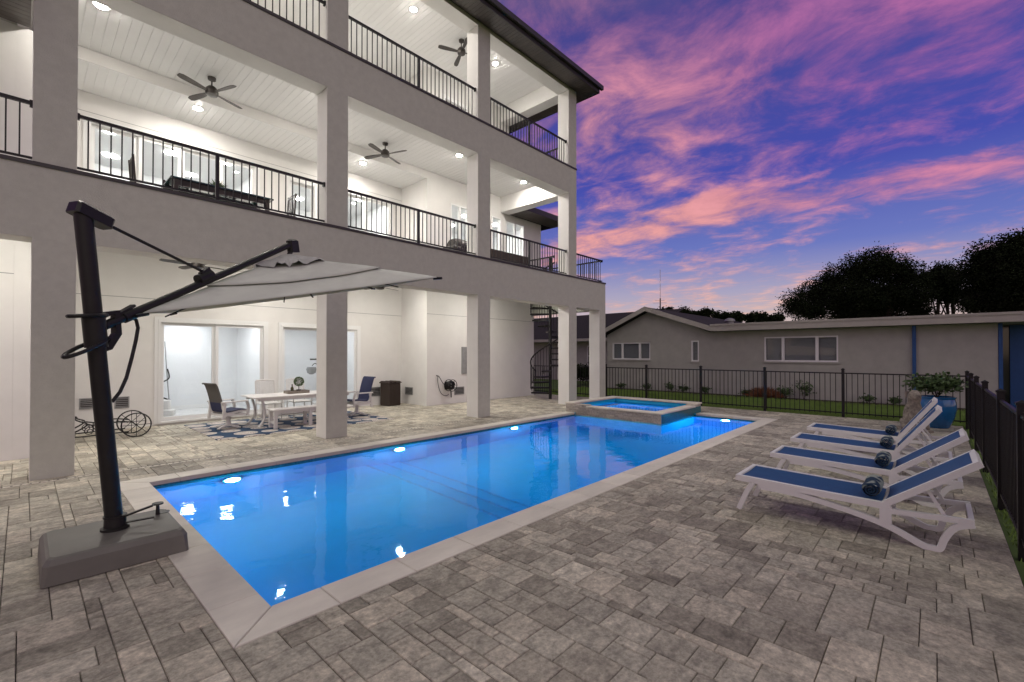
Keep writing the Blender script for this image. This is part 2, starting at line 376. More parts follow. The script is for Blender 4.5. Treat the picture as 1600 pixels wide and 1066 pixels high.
def blocked(i, j):
    x = CX0 + (i+.5)*ux; y = CY0 + (j+.5)*uy
    if CX0 < x < CX1 and CY0 < y < CY1: return True
    if 10.95 < x < 13.62 and 5 < y < 8.0: return True
    if x < .1 and y > 10.9: return True
    if y > 13.55 or (9.0 < x < 14.34 and y > 12.1): return True
    if y < -.47 or x > 15.03: return True
    return False
free = {(i, j) for i in range(i0, i1) for j in range(j0, j1) if not blocked(i, j)}
rng = random.Random(11); pav = []
shapes = [(3,3)]*5 + [(3,4)]*6 + [(4,3)]*6 + [(2,3)]*3 + [(3,2)]*3 + [(4,4)]*3 + [(5,3)]*2 + [(2,2)]*1
for j in range(j0, j1):
    for i in range(i0, i1):
        if (i, j) not in free: continue
        opts = shapes[:]; rng.shuffle(opts)
        for w, d in opts + [(4,2),(2,4),(2,2),(3,1),(1,3),(2,1),(1,2),(1,1)]:
            cells = [(i+a, j+b) for a in range(w) for b in range(d)]
            if all(c in free for c in cells):
                for c in cells: free.discard(c)
                pav.append((i, j, w, d)); break
def paver_geo(mb, x0, y0, x1, y1, z):
    g, b, t = .0022, .005, .05
    x0 += g; y0 += g; x1 -= g; y1 -= g
    vs = [(x0,y0,z-t),(x1,y0,z-t),(x1,y1,z-t),(x0,y1,z-t),(x0,y0,z-b),(x1,y0,z-b),(x1,y1,z-b),(x0,y1,z-b),(x0+b,y0+b,z),(x1-b,y0+b,z),(x1-b,y1-b,z),(x0+b,y1-b,z)]
    mb.add(vs, [(0,1,5,4),(1,2,6,5),(2,3,7,6),(3,0,4,7),(4,5,9,8),(5,6,10,9),(6,7,11,10),(7,4,8,11),(8,9,10,11)])
cand = []
for q in pav:
    i, j, w, d = q; x = CX0+(i+w/2)*ux; y = CY0+(j+d/2)*uy; p = project((x, y, 0))
    vis = p and -20 < p[0] < 1620 and p[1] < 1090
    cand.append((p[2]/(w*d)**.5 if vis else 1e9, q))
cand.sort(key=lambda c: c[0]); pcache = {}
for k, (dd, (i, j, w, d)) in enumerate(cand[:300]):
    if (w, d) not in pcache:
        m_ = MB(); paver_geo(m_, -w*ux/2, -d*uy/2, w*ux/2, d*uy/2, 0); pcache[(w, d)] = m_.mesh('paver', 'paver')
    o = link('paver', pcache[(w, d)], patio, (CX0+(i+w/2)*ux, CY0+(j+d/2)*uy, rng.uniform(-.0015, .0015)))
    o.rotation_euler = (rng.uniform(-.003, .003), rng.uniform(-.003, .003), 0)
rest = MB()
for dd, (i, j, w, d) in cand[300:]:
    paver_geo(rest, CX0+i*ux, CY0+j*uy, CX0+(i+w)*ux, CY0+(j+d)*uy, rng.uniform(-.0015, .0015))
tag(rest.build('paver_field', 'paver', patio), kind='stuff')
# slot drain in front of the columns: perforated strip
mb = MB(); mb.box(-3.0, 8.70, -.02, 8.0, 8.745, .004); dr = mb.build('drain_strip', 'coping', patio)
mb = MB()
x = -2.9
while x < 7.9: mb.box(x, 8.712, .004, x+.022, 8.733, .0065); x += .085
tag(mb.build('drain_slots', 'flashing', dr), kind='stuff')

# ------------------------------------------------------------------ swimming pool
pool = thing('swimming_pool', 'long rectangular blue swimming pool with pale stone coping', 'pool', (0, 0, 0))
WZ = -.075
mb = MB()
mb.quad((PX0,PY0,-1.55),(PX0,PY1,-1.55),(PX0,PY1,0),(PX0,PY0,0)); mb.quad((PX0,PY0,-1.55),(PX0,PY0,0),(PX1,PY0,0),(PX1,PY0,-1.55))
mb.quad((PX0,PY1,-1.55),(PX1,PY1,-1.55),(PX1,PY1,0),(PX0,PY1,0)); mb.quad((PX1,PY0,-1.55),(PX1,PY0,0),(PX1,PY1,0),(PX1,PY1,-1.55))
mb.build('basin_wall', 'plaster_blue', pool)
mb = MB(); prof = [(PX0,-1.05),(4.35,-1.15),(4.35,-1.25),(4.7,-1.25),(4.7,-1.36),(5.05,-1.36),(5.05,-1.48),(PX1,-1.5)]
for (xa, za), (xb, zb) in zip(prof, prof[1:]): mb.quad((xa,PY0,za),(xb,PY0,zb),(xb,PY1,zb),(xa,PY1,za))
mb.build('basin_floor', 'plaster_blue', pool)
for x, z in ((4.35, -1.148), (4.7, -1.248), (5.05, -1.358)): MB().box(x-.05, PY0, z, x+.003, PY1, z+.004).build('step_edge_tile', 'tile_blue', pool)
for a in ((PX0,PY1-.006,-.2,10.94,PY1-.001,-.03),(PX0,PY0+.001,-.2,PX1,PY0+.006,-.03),(PX0+.001,PY0+.007,-.2,PX0+.006,PY1-.007,-.03),(PX1-.006,PY0+.007,-.2,PX1-.001,5.05,-.03)):
    MB().box(*a).build('waterline_tile', 'tile_teal', pool)
def slab(pts, z0, z1, name, parent, m='coping', b=.006):
    # flat stone with a small bevelled rim
    n = len(pts); c = Vector((sum(p[0] for p in pts)/n, sum(p[1] for p in pts)/n))
    ins = []
    for p in pts:
        d = Vector((p[0], p[1])) - c; d = d*(1 - b*1.3/max(d.length, .01)); ins.append((c.x+d.x, c.y+d.y))
    vs = [(p[0],p[1],z0) for p in pts] + [(p[0],p[1],z1-b) for p in pts] + [(p[0],p[1],z1) for p in ins]
    fs = [tuple(range(2*n, 3*n)), tuple(reversed(range(n)))]
    for k in (0, n):
        for i in range(n): j = (i+1) % n; fs.append((k+i, k+j, k+n+j, k+n+i))
    return MB().add(vs, fs).build(name, m, parent)
g = .0022
def coping_run(x0, x1, y0, y1, along):
    a, b = (x0, x1) if along == 'x' else (y0, y1)
    k = max(1, round((b-a)/.62)); st = (b-a)/k
    for i in range(k):
        s0, s1 = a+i*st+g, a+(i+1)*st-g
        pts = [(s0,y0),(s1,y0),(s1,y1),(s0,y1)] if along == 'x' else [(x0,s0),(x1,s0),(x1,s1),(x0,s1)]
        slab(pts, -.05, .006, 'coping_slab', pool)
I = .012  # overhang over the water
coping_run(PX0+.35, PX1-.3, CY0, PY0+I, 'x'); coping_run(PX0+.35, 10.9, PY1-I, CY1, 'x')
coping_run(CX0, PX0+I, PY0+.25, PY1-.3, 'y'); coping_run(PX1-I, CX1, PY0+.25, 5.0, 'y')
for (ox, oy, ix, iy, ex, ey) in ((CX0,CY0,PX0+I,PY0+I,PX0+.35,PY0+.25),(CX0,CY1,PX0+I,PY1-I,PX0+.35,PY1-.3),(CX1,CY0,PX1-I,PY0+I,PX1-.3,PY0+.25)):
    sx = 1 if ex > ix else -1; sy = 1 if ey > iy else -1
    p1 = [(ox+g*sx*2,oy),(ex-g*sx,oy),(ex-g*sx,iy),(ix+g*sx*2,iy)]; p2 = [(ox,oy+g*sy*2),(ix,iy+g*sy*2),(ix,ey-g*sy),(ox,ey-g*sy)]
    if sx*sy < 0: p1.reverse(); p2.reverse()
    slab(p1, -.05, .006, 'coping_slab', pool); slab(p2, -.05, .006, 'coping_slab', pool)
SX0, SX1, SY0, SY1 = 10.97, 13.6, 5.06, 8.0
mb = MB(); nx = 40
def wq(x0, y0, x1, y1): mb.quad((x0,y0,WZ),(x1,y0,WZ),(x1,y1,WZ),(x0,y1,WZ))
wq(PX0, PY0, SX0+.03, PY1); wq(SX0+.03, PY0, PX1, SY0+.03)
tag(mb.build('pool_water', 'water'), kind='structure')
for x in (2.13, 5.0, 8.3):
    o = MB().lathe([(.135, 0), (.135, .02), (.105, .028)], 20).build('pool_light', 'silver', pool, True, (x, PY1-.008, -.40)); o.rotation_euler = (R(90), 0, 0)
    MB().lathe([(.10, .0285), (.095, .05), (.075, .08), (.03, .1)], 20).build('lens', 'pool_lamp', o, True)
o = MB().lathe([(.135, 0), (.135, .02), (.105, .028)], 20).build('pool_light', 'silver', pool, True, (PX1-.008, 4.18, -.36)); o.rotation_euler = (0, R(-90), 0)
MB().lathe([(.10, .0285), (.095, .05), (.075, .08), (.03, .1)], 20).build('lens', 'pool_lamp', o, True)

# ------------------------------------------------------------------ raised spa
spa = thing('hot_tub', 'square raised spa with stacked stone face at the far end of the pool', 'hot tub', (0, 0, 0))
w = .26
def ledger(x0, y0, x1, y1, z0, z1, face, parent):
    # thin split-face stones laid in courses on one face
    rr = random.Random(5); z = z0
    while z < z1-.005:
        h = min(rr.choice((.03, .04, .05)), z1-z); a = 0; Ln = (y1-y0) if face == 'x' else (x1-x0)
        while a < Ln-.005:
            l = min(rr.uniform(.10, .26), Ln-a); p = rr.uniform(.006, .022)
            if face == 'x': m_ = MB().box(x0-p, y0+a+.001, z+.001, x0, y0+a+l-.001, z+h-.001)
            else: m_ = MB().box(x0+a+.001, y0-p, z+.001, x0+a+l-.001, y0, z+h-.001)
            m_.build('ledge_stone', 'ledge_stone', parent); a += l
        z += h
MB().box(SX0, SY0, -1.5, SX0+w, SY1-.0, .17).build('wall', 'plaster_blue', spa)
MB().box(SX0+w, SY0, -1.5, SX1, SY0+w, .17).build('wall', 'plaster_blue', spa)
MB().box(SX0+w, SY1-w, -1.5, SX1, SY1, .235).build('wall', 'plaster_blue', spa)
MB().box(SX1-w, SY0+w, -1.5, SX1, SY1-w, .235).build('wall', 'plaster_blue', spa)
fw_ = MB().box(SX0-.004, SY0, -.3, SX0, SY1, .168).build('stone_face', 'ledge_stone', spa)
ledger(SX0-.004, SY0+.002, SX0, 7.66, WZ-.1, .168, 'x', fw_)
ledger(SX0-.004, 7.66, SX0, SY1, .0, .168, 'x', fw_)
for k in range(10): MB().box(SX0+.01+k*.262, SY0-.008, -.3, SX0+.01+(k+1)*.262-.003, SY0, .168).build('face_tile', 'tile_teal', spa)
slab([(SX0-.03,SY0-.03),(SX0+w+.02,SY0-.03),(SX0+w+.02,6.1),(SX0-.03,6.1)], .17, .205, 'coping_slab', spa)
slab([(SX0-.03,6.104),(SX0+w+.02,6.104),(SX0+w+.02,7.3),(SX0-.03,7.3)], .17, .205, 'coping_slab', spa)
slab([(SX0+w+.024,SY0-.03),(12.2,SY0-.03),(12.2,SY0+w+.02),(SX0+w+.024,SY0+w+.02)], .17, .205, 'coping_slab', spa)
slab([(12.204,SY0-.03),(13.15,SY0-.03),(13.15,SY0+w+.02),(12.204,SY0+w+.02)], .17, .205, 'coping_slab', spa)
MB().box(SX0-.002, 7.304, .17, SX0+w, SY1, .235).build('raised_block', 'ledge_stone', spa)
ledger(SX0-.002, 7.306, SX0-.002, SY1, .17, .235, 'x', fw_)
MB().box(13.154, SY0-.002, .17, SX1, SY0+w, .235).build('raised_block', 'ledge_stone', spa)
for a, b in ((SX0-.03, 12.2), (12.204, SX1+.03)): slab([(a,SY1-w-.4 if False else SY1-w-.03),(b,SY1-w-.03),(b,SY1+.03),(a,SY1+.03)], .235, .275, 'coping_slab', spa)
slab([(SX1-w-.03,SY0-.03),(SX1+.03,SY0-.03),(SX1+.03,6.4),(SX1-w-.03,6.4)], .235, .275, 'coping_slab', spa)
slab([(SX1-w-.03,6.404),(SX1+.03,6.404),(SX1+.03,SY1-w-.034),(SX1-w-.03,SY1-w-.034)], .235, .275, 'coping_slab', spa)
MB().box(SX0+w, SY0+w, -.8, SX1-w, SY1-w, -.7).build('basin_floor', 'plaster_blue', spa)
MB().box(SX0+w, SY1-w-.4, -.7, SX1-w, SY1-w, -.25).build('bench', 'plaster_blue', spa)
mb = MB(); mb.quad((SX0+w,SY0+w,.145),(SX1-w,SY0+w,.145),(SX1-w,SY1-w,.145),(SX0+w,SY1-w,.145)); mb.build('spa_water', 'water', spa)
o = MB().lathe([(.1, 0), (.1, .02), (.08, .028)], 18).build('spa_light', 'silver', spa, True, (SX0+w+.002, 6.5, -.25)); o.rotation_euler = (0, R(90), 0)
MB().lathe([(.078, .0285), (.065, .034)], 18).build('lens', 'pool_lamp', o, True)

# ------------------------------------------------------------------ house
house = thing('house', 'three storey pale stucco house with lit open porches facing the pool', 'house', (0, 0, 0))
YF, YC = 8.93, 9.37
COLS = [(.08, .51), (4.15, 4.59), (8.28, 8.73), (12.40, 12.84), (14.29, 14.69)]
Z1, D2, Z2, D3, Z3 = 3.29, 4.29, 7.09, 7.98, 10.54
for k, (a, b) in enumerate(COLS):
    MB().box(a, YF, -.05, b, YC, Z1).build('column', 'stucco', house)
    if k < 4:
        MB().box(a, YF, D2, b, YC, Z2).build('column', 'stucco', house); MB().box(a, YF, D3, b, YC, Z3).build('column', 'stucco', house)
MB().box(-3.9, YF, Z1, 14.69, YC, D2).build('floor_band', 'stucco', house)
MB().box(.08, YF, Z2, 12.84, YC, D3).build('floor_band', 'stucco', house)
MB().box(.08, YF, Z3, 12.84, YC, 10.66).build('roof_beam', 'stucco', house)
MB().box(14.25, YC, Z1, 14.69, 16.0, D2).build('floor_band', 'stucco', house)
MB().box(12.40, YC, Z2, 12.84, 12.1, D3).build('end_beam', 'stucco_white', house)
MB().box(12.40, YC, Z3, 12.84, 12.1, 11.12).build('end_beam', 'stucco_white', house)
for a in ((-3.9,YF-.018,D2,14.71,YF+.05,D2+.032),(.06,YF-.018,D3,12.86,YF+.05,D3+.032)):
    # metal drip edge cut round the columns
    xs = [a[0]] + [v for c in COLS if c[1] < a[3]-.5 or c[0] > 12 for v in ()] + [a[3]]
    MB().box(a[0], a[1], a[2]-.02, a[3], YF-.001, a[5]).build('drip_edge', 'flashing', house)
# thin sheets, paler than the fronts, on the porch side of columns and beams
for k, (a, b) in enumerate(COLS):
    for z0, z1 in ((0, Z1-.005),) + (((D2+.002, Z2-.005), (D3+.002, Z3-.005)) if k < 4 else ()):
        for q in ((a-.004, YF+.004, z0, a-.0005, YC, z1), (b+.0005, YF+.004, z0, b+.004, YC, z1), (a-.004, YC+.0005, z0, b+.004, YC+.004, z1)): MB().box(*q).build('column_pale_face', 'stucco_white', house)
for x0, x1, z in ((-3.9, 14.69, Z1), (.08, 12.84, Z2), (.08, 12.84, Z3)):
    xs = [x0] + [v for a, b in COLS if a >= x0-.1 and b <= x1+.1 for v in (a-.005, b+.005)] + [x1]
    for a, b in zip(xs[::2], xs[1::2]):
        if b-a > .05: MB().box(a, YF+.004, z-.004, b, YC, z-.0005).build('beam_pale_face', 'stucco_white', house)
for z0, z1 in ((Z1-.004, 3.999), (Z2-.004, 7.669), (Z3-.004, 11.099)): MB().box(.1 if z0 > 5 else -3.9, YC+.0005, z0, 12.39, YC+.004, z1).build('beam_pale_face', 'stucco_white', house)
# slabs
for q in ((-3.9, YC, 12.70, 13.55), (12.7, YC, 14.25, 9.75), (12.7, 11.45, 14.25, 13.55)): MB().box(q[0], q[1], 4.0, q[2], q[3], 4.27).build('balcony_floor', 'stucco_white', house)   # open stairwell at the end
MB().box(.1, YC, 7.72, 12.40, 13.55, 7.96).build('balcony_floor', 'stucco_white', house)
MB().box(.1, YC, 11.13, 12.84, 13.75, 11.3).build('ceiling_deck', 'stucco_white', house)
# boarded ceilings
def boards(x0, x1, y0, y1, z, parent, m, name, wd=.15, th=.02, along='y'):
    n = round(((x1-x0) if along == 'y' else (y1-y0))/wd); st = ((x1-x0) if along == 'y' else (y1-y0))/n; b = .006
    Ln = (y1-y0) if along == 'y' else (x1-x0)
    # board with chamfered lower edges
    vs = [(0,0,th),(st-.001,0,th),(st-.001,0,b),(st-b-.001,0,0),(b,0,0),(0,0,b)]
    vs = vs + [(x, Ln, zz) for x, _, zz in vs]
    fs = [(5,4,3,2,1,0),(6,7,8,9,10,11)] + [(i, (i+1) % 6, (i+1) % 6+6, i+6) for i in range(6)]
    mm = MB().add(vs, fs).mesh(name, m)
    for i in range(n):
        o = link(name, mm, parent, (x0+i*st, y0, z) if along == 'y' else (x1, y0+i*st, z))
        if along == 'x': o.rotation_euler = (0, 0, R(90))
c = MB().box(.1, YC, 7.692, 12.39, 12.09, 7.71).build('ceiling', 'plank_white', house); boards(.1, 12.39, YC, 12.09, 7.67, c, 'plank_white', 'ceiling_board', .15)
c = MB().box(.1, 12.1, 7.455, 8.94, 13.54, 7.71).build('ceiling', 'plank_white', house); boards(.1, 8.94, 12.101, 13.54, 7.43, c, 'plank_white', 'ceiling_board', .15)
c = MB().box(.1, YC, 11.122, 12.39, 13.54, 11.129).build('ceiling', 'plank_white', house); boards(.1, 12.39, YC, 13.54, 11.1, c, 'plank_white', 'ceiling_board', .15)
# crown strip where wall meets ceiling
MB().box(.1, 12.085, 7.42, 8.94, 12.1, 7.668).build('ceiling_drop', 'stucco_white', house)
def wall_y(y0, y1, x0, x1, z0, z1, ops, m='stucco_white'):
    # wall in a Y plane with rectangular openings
    ops = sorted(ops); x = x0
    for a, b, c, d in ops:
        MB().box(x, y0, z0, a, y1, z1).build('wall', m, house)
        if c > z0+.001: MB().box(a, y0, z0, b, y1, c).build('wall', m, house)
        if d < z1-.001: MB().box(a, y0, d, b, y1, z1).build('wall', m, house)
        x = b
    MB().box(x, y0, z0, x1, y1, z1).build('wall', m, house)
YB = 13.55
G_OP = [(2.2, 4.57, .04, 2.52), (4.98, 7.34, .04, 2.52)]
F2_OP = [(.94, 4.34, 4.33, 6.84), (5.15, 5.96, 4.33, 6.74), (6.62, 8.55, 4.33, 6.82)]
F3_OP = [(.94, 4.34, 8.02, 10.4), (5.6, 8.5, 8.02, 10.4)]
wall_y(YB, 13.75, .1, 8.95, -.05, 3.999, G_OP); wall_y(YB, 13.75, .1, 8.95, 4.0, 7.71, F2_OP); wall_y(YB, 13.75, .1, 8.95, 7.72, 11.12, F3_OP)
W2 = [(9.93, 10.78, 5.2, 6.86), (11.9, 12.41, 5.2, 6.86), (12.66, 13.74, 5.2, 6.86)]
wall_y(12.1, 12.3, 8.95, 14.34, -.05, 3.999, []); wall_y(12.1, 12.3, 8.95, 14.8, 4.0, 7.10, W2)
MB().box(8.95, 12.1, 7.10, 12.84, 12.3, 7.715).build('wall', 'stucco_white', house)
wall_y(12.1, 12.3, 8.95, 12.84, 7.72, 11.12, [(9.6, 11.6, 8.02, 10.4)])
for z0, z1 in ((-.05, 3.999), (4.0, 7.71), (7.72, 11.12)): MB().box(8.95, 12.301, z0, 9.12, YB-.001, z1).build('wall', 'stucco_white', house)
for z0, z1 in ((-.05, 3.999), (4.0, 7.05), (7.72, 11.12)): MB().box(-.1, 9.38 if z0 > 7 else 10.9, z0, .099, YB+.2, z1).build('wall', 'stucco_white', house)
MB().box(-3.9, 10.9, -.05, -.101, 11.1, 3.999).build('wall', 'stucco_white', house); MB().box(-3.9, 10.9, 4.0, -.101, 11.1, 7.05).build('wall', 'stucco_white', house)
for a in ((14.14, 12.301, -.05, 14.34, 18, 3.999), (14.6, 12.301, 4.0, 14.8, 18, 7.1), (12.64, 12.301, 7.12, 12.84, 18, 10.7)): MB().box(*a).build('wall', 'stucco', house)
MB().box(-3.9, 17.9, 0, 12.6, 18.05, 10.7).build('rear_wall', 'stucco', house)
# lit rooms behind the glass
def room(x0, x1, y0, y1, z0, z1, lamps):
    r = MB(); t = .05
    r.box(x0-t, y0, z0-t, x0, y1, z1+t); r.box(x1, y0, z0-t, x1+t, y1, z1+t); r.box(x0, y1, z0-t, x1, y1+t, z1+t); r.box(x0, y0, z1, x1, y1, z1+t)
    o = r.build('room', 'room_white', house); MB().box(x0, y0, z0-t, x1, y1, z0).build('room_floor', 'room_floor', o)
    MB().box(x0, y1-.012, z0, x1, y1-.001, z0+.11).build('baseboard', 'trim_white', o)
    for lx, ly in lamps: MB().lathe([(.14, 0), (.16, .012)], 20, (lx, ly, z1-.014)).build('ceiling_lamp', 'room_lamp' if z0 < 2 else 'room_lamp_bright', o)
room(1.95, 4.75, 13.76, 16.6, .04, 2.7, [(2.7, 14.8), (4.0, 14.8), (3.3, 15.9)])
room(4.85, 7.7, 13.76, 16.2, .04, 2.7, [(5.5, 14.8), (6.7, 14.8)])
room(.5, 4.7, 13.76, 17.4, 4.3, 7.1, [(1.4, 14.6), (2.7, 15.0), (3.9, 14.6), (1.6, 16.4), (3.4, 16.4)])
room(4.8, 8.9, 13.76, 17.4, 4.3, 7.1, [(5.5, 14.7), (7.0, 14.9), (8.0, 14.7), (6.5, 16.2)])
room(.5, 4.7, 13.76, 17.0, 8.0, 10.6, [(1.6, 14.8), (3.4, 14.8), (2.6, 16)]); room(4.8, 8.9, 13.76, 17.0, 8.0, 10.6, [(5.8, 14.8), (7.8, 14.8), (6.8, 16)])
room(9.2, 14.5, 12.31, 15.5, 4.3, 7.0, [(10.2, 13.2), (11.6, 13.2), (13.2, 13.2), (12, 14.6)])
room(9.2, 12.5, 12.31, 15.5, 8.0, 10.6, [(10.2, 13.3), (11.6, 13.3)])
def sliding_door(x0, x1, z0, z1, y, panels=2):
    f = MB(); t = .055
    f.box(x0, y-.03, z0, x0+t, y+.13, z1); f.box(x1-t, y-.03, z0, x1, y+.13, z1); f.box(x0+t, y-.03, z1-t, x1-t, y+.13, z1); f.box(x0+t, y-.03, z0, x1-t, y+.13, z0+.045)
    d = f.build('sliding_door', 'trim_white', house)
    n = panels; pw = (x1-x0-2*t)/n
    for i in range(n):
        a, b = x0+t+i*pw, x0+t+(i+1)*pw; yy = y+.02+(.045 if i % 2 == 0 else 0); s = .07
        p = MB(); zb, zt = z0+.05, z1-t-.003
        p.box(a, yy, zb, a+s, yy+.035, zt); p.box(b-s, yy, zb, b, yy+.035, zt); p.box(a+s, yy, zt-s, b-s, yy+.035, zt); p.box(a+s, yy, zb, b-s, yy+.035, zb+s+.02)
        p.build('door_leaf', 'trim_white', d)
        MB().box(a+s-.004, yy+.012, zb+s+.016, b-s+.004, yy+.02, zt-s+.004).build('pane', 'glass', d)
        if i % 2: MB().box(b-.05, yy-.035, z0+.95, b-.03, yy-.0, z0+1.2).build('handle', 'trim_white', d)
    # casing round the opening
    c = MB(); k = .07
    c.box(x0-k, y-.02, z0, x0-.001, y-.0005, z1+k); c.box(x1+.001, y-.02, z0, x1+k, y-.0005, z1+k); c.box(x0-.001, y-.02, z1+.001, x1+.001, y-.0005, z1+k)
    c.build('casing', 'trim_white', d)
for a, b, c_, d_ in G_OP: sliding_door(a, b, c_, d_, YB)
for k, (a, b, c_, d_) in enumerate(F2_OP): sliding_door(a, b, c_, d_, YB, (4, 1, 2)[k])
for a, b, c_, d_ in F3_OP: sliding_door(a, b, c_, d_, YB, 3)
sliding_door(9.6, 11.6, 8.02, 10.4, 12.1, 2)
for (a, b, c_, d_), n in zip(W2, (2, 1, 2)):
    f = MB(); t = .05
    f.box(a, 12.085, c_, a+t, 12.2, d_); f.box(b-t, 12.085, c_, b, 12.2, d_); f.box(a+t, 12.085, d_-t, b-t, 12.2, d_); f.box(a+t, 12.085, c_, b-t, 12.2, c_+t)
    if n == 2: f.box((a+b)/2-.035, 12.09, c_+t, (a+b)/2+.035, 12.195, d_-t)
    wn = f.build('window', 'trim_white', house)
    MB().box(a-.04, 12.05, c_-.05, b+.04, 12.1, c_-.001).build('sill', 'trim_white', wn)
    for i in range(n):
        xa = a+t-.003 if i == 0 else (a+b)/2+.032; xb = b-t+.003 if i == n-1 else (a+b)/2-.032
        MB().box(xa, 12.14, c_+t-.003, xb, 12.148, d_-t+.003).build('pane', 'glass', wn)
# main roof: soffit boards, fascia, hip slopes
OV = .55; EX0, EX1, EY0, EY1 = .08-OV, 12.84+OV, YF-OV, 18.6
roof = MB(); zr = 10.86; rise = 3.0; rg = 4.6
a, b, c_, d_ = (EX0,EY0,zr),(EX1,EY0,zr),(EX1,EY1,zr),(EX0,EY1,zr); r0, r1 = (EX0+rg,(EY0+EY1)/2,zr+rise),(EX1-rg,(EY0+EY1)/2,zr+rise)
roof.add([a,b,c_,d_,r0,r1], [(0,1,5,4),(1,2,5),(2,3,4,5),(3,0,4)]); rf = roof.build('roof', 'roof_dark', house)
for q in ((EX0,EY0-.02,10.62,EX1,EY0,10.87),(EX0-.02,EY0-.02,10.62,EX0,EY1,10.87),(EX1,EY0-.02,10.62,EX1+.02,EY1,10.87)): MB().box(*q).build('fascia', 'flashing', rf)
gt = MB(); gt.box(EX0-.1, EY0-.12, 10.74, EX1+.12, EY0-.022, 10.875); gt.build('gutter', 'flashing', rf)
MB().box(EX0, EY0, 10.665, EX1, YF-.001, 10.68).build('soffit_deck', 'flashing', rf); MB().box(12.842, YF, 10.665, EX1, EY1, 10.68).build('soffit_deck', 'flashing', rf)
boards(EX0, EX1, EY0, YF-.001, 10.645, rf, 'soffit_brown', 'soffit_board', .11, .018)
boards(12.841, EX1, YF, EY1, 10.645, rf, 'soffit_brown', 'soffit_board', .11, .018, 'x')
# lower roofs: left wing eave and right rear eave
lw = MB().box(-3.9, 8.2, 7.11, .06, 10.89, 7.13).build('wing_eave', 'flashing', house); boards(-3.9, .06, 8.2, 10.89, 7.075, lw, 'soffit_brown', 'soffit_board', .12, .03, 'x')
rr_ = MB(); rr_.add([(12.85,11.25,7.3),(15.5,11.25,7.3),(15.5,18.5,7.3),(12.85,18.5,7.3),(12.85,14.9,8.6),(13.6,14.9,8.6)], [(0,1,5,4),(1,2,5),(2,3,4,5)])
rl = rr_.build('lower_roof', 'roof_dark', house)
boards(12.86, 15.5, 11.25, 12.095, 7.12, rl, 'soffit_brown', 'soffit_board', .12, .018, 'x')
MB().box(12.85, 11.23, 7.1, 15.52, 11.25, 7.31).build('fascia', 'flashing', rl); MB().box(15.5, 11.25, 7.1, 15.52, 18.5, 7.31).build('fascia', 'flashing', rl)
# stucco control joints
for q in ((.1, YB-.003, 3.0, 8.95, YB-.0005, 3.012), (8.955, 12.097, 3.0, 14.33, 12.0995, 3.012), (-3.9, 10.897, 3.0, -.1, 10.8995, 3.012), (.1, YB-.003, 7.0, 8.95, YB-.0005, 7.01)):
    MB().box(*q).build('control_joint', 'panel_grey', house)
# fixtures on the ground floor wall
def vent(x, y, z, w_, h_, axis):
    f = MB(); t = .022
    def bx(a0, z0, a1, z1, d0, d1):
        if axis == 'y': f.box(x+a0, y-d1, z+z0, x+a1, y-d0, z+z1)
        else: f.box(x-d1, y+a0, z+z0, x-d0, y+a1, z+z1)
    bx(-w_/2,-h_/2,w_/2,-h_/2+t,0,.02); bx(-w_/2,h_/2-t,w_/2,h_/2,0,.02); bx(-w_/2,-h_/2+t,-w_/2+t,h_/2-t,0,.02); bx(w_/2-t,-h_/2+t,w_/2,h_/2-t,0,.02)
    v = f.build('wall_vent', 'panel_grey', house)
    f = MB(); bx(-w_/2+t,-h_/2+t,w_/2-t,h_/2-t,.0,.004); f.build('backing', 'flashing', v)
    for i in range(5):
        f = MB(); zz = -h_/2+t+(i+.5)*(h_-2*t)/5; bx(-w_/2+t, zz-.008, w_/2-t, zz+.004, .004, .016); f.build('louvre', 'panel_grey', v)
vent(10.33, 12.1, .42, .43, .27, 'y'); vent(7.93, YB, .45, .42, .30, 'y'); vent(.98, YB, .62, .28, .24, 'y'); vent(1.55, YB, .6, .26, .26, 'y')
vent(8.95, 13.08, .44, .45, .26, 'x')
p = MB().box(10.43, 12.06, 1.0, 10.85, 12.1, 1.94).build('electrical_panel', 'panel_grey', house); MB().box(10.455, 12.048, 1.03, 10.825, 12.06, 1.91).build('panel_door', 'panel_grey', p)

# ------------------------------------------------------------------ recessed ceiling lights
def downlight(x, y, z, label):
    t = thing('recessed_light', label, 'ceiling light', (x, y, z), 0, 'recessed ceiling lights')
    MB().lathe([(.115, -.012), (.118, 0), (.085, .0), (.085, -.010)], 24).build('trim_ring', 'trim_white', t, True)
    MB().lathe([(.03, -.026), (.06, -.022), (.078, -.013), (.084, -.004)], 24).build('lens', 'lamp' if z < 5 else 'lamp_upper', t, True)
for x, n in ((.88, 'nearest the left column'), (4.75, 'beside the second column'), (8.89, 'just left of the third column'), (11.81, 'in the right end bay')):
    downlight(x, 10.41, 7.67, 'recessed ceiling light of the middle porch front row, ' + n)
for x, n in ((2.75, 'below the left ceiling fan'), (6.93, 'below and left of the middle ceiling fan')):
    downlight(x, 12.55, 7.43, 'recessed light in the middle porch rear ceiling, ' + n)
for x, n in ((1.4, 'above the left bay'), (4.3, 'above the second column'), (7.2, 'at the middle of the top edge'), (10.36, 'right of the third column, glaring')):
    downlight(x, 10.36, 11.1, 'recessed ceiling light of the top porch, ' + n)
for x, y, n in ((1.3, 10.4, 'over the left bay'), (4.4, 11.9, 'over the dining table'), (7.6, 11.6, 'over the wicker bin'), (10.6, 10.5, 'over the hose reel'), (-1.4, 10.0, 'left of the first column')):
    downlight(x, y, 3.995, 'recessed ceiling light of the ground floor porch, ' + n)

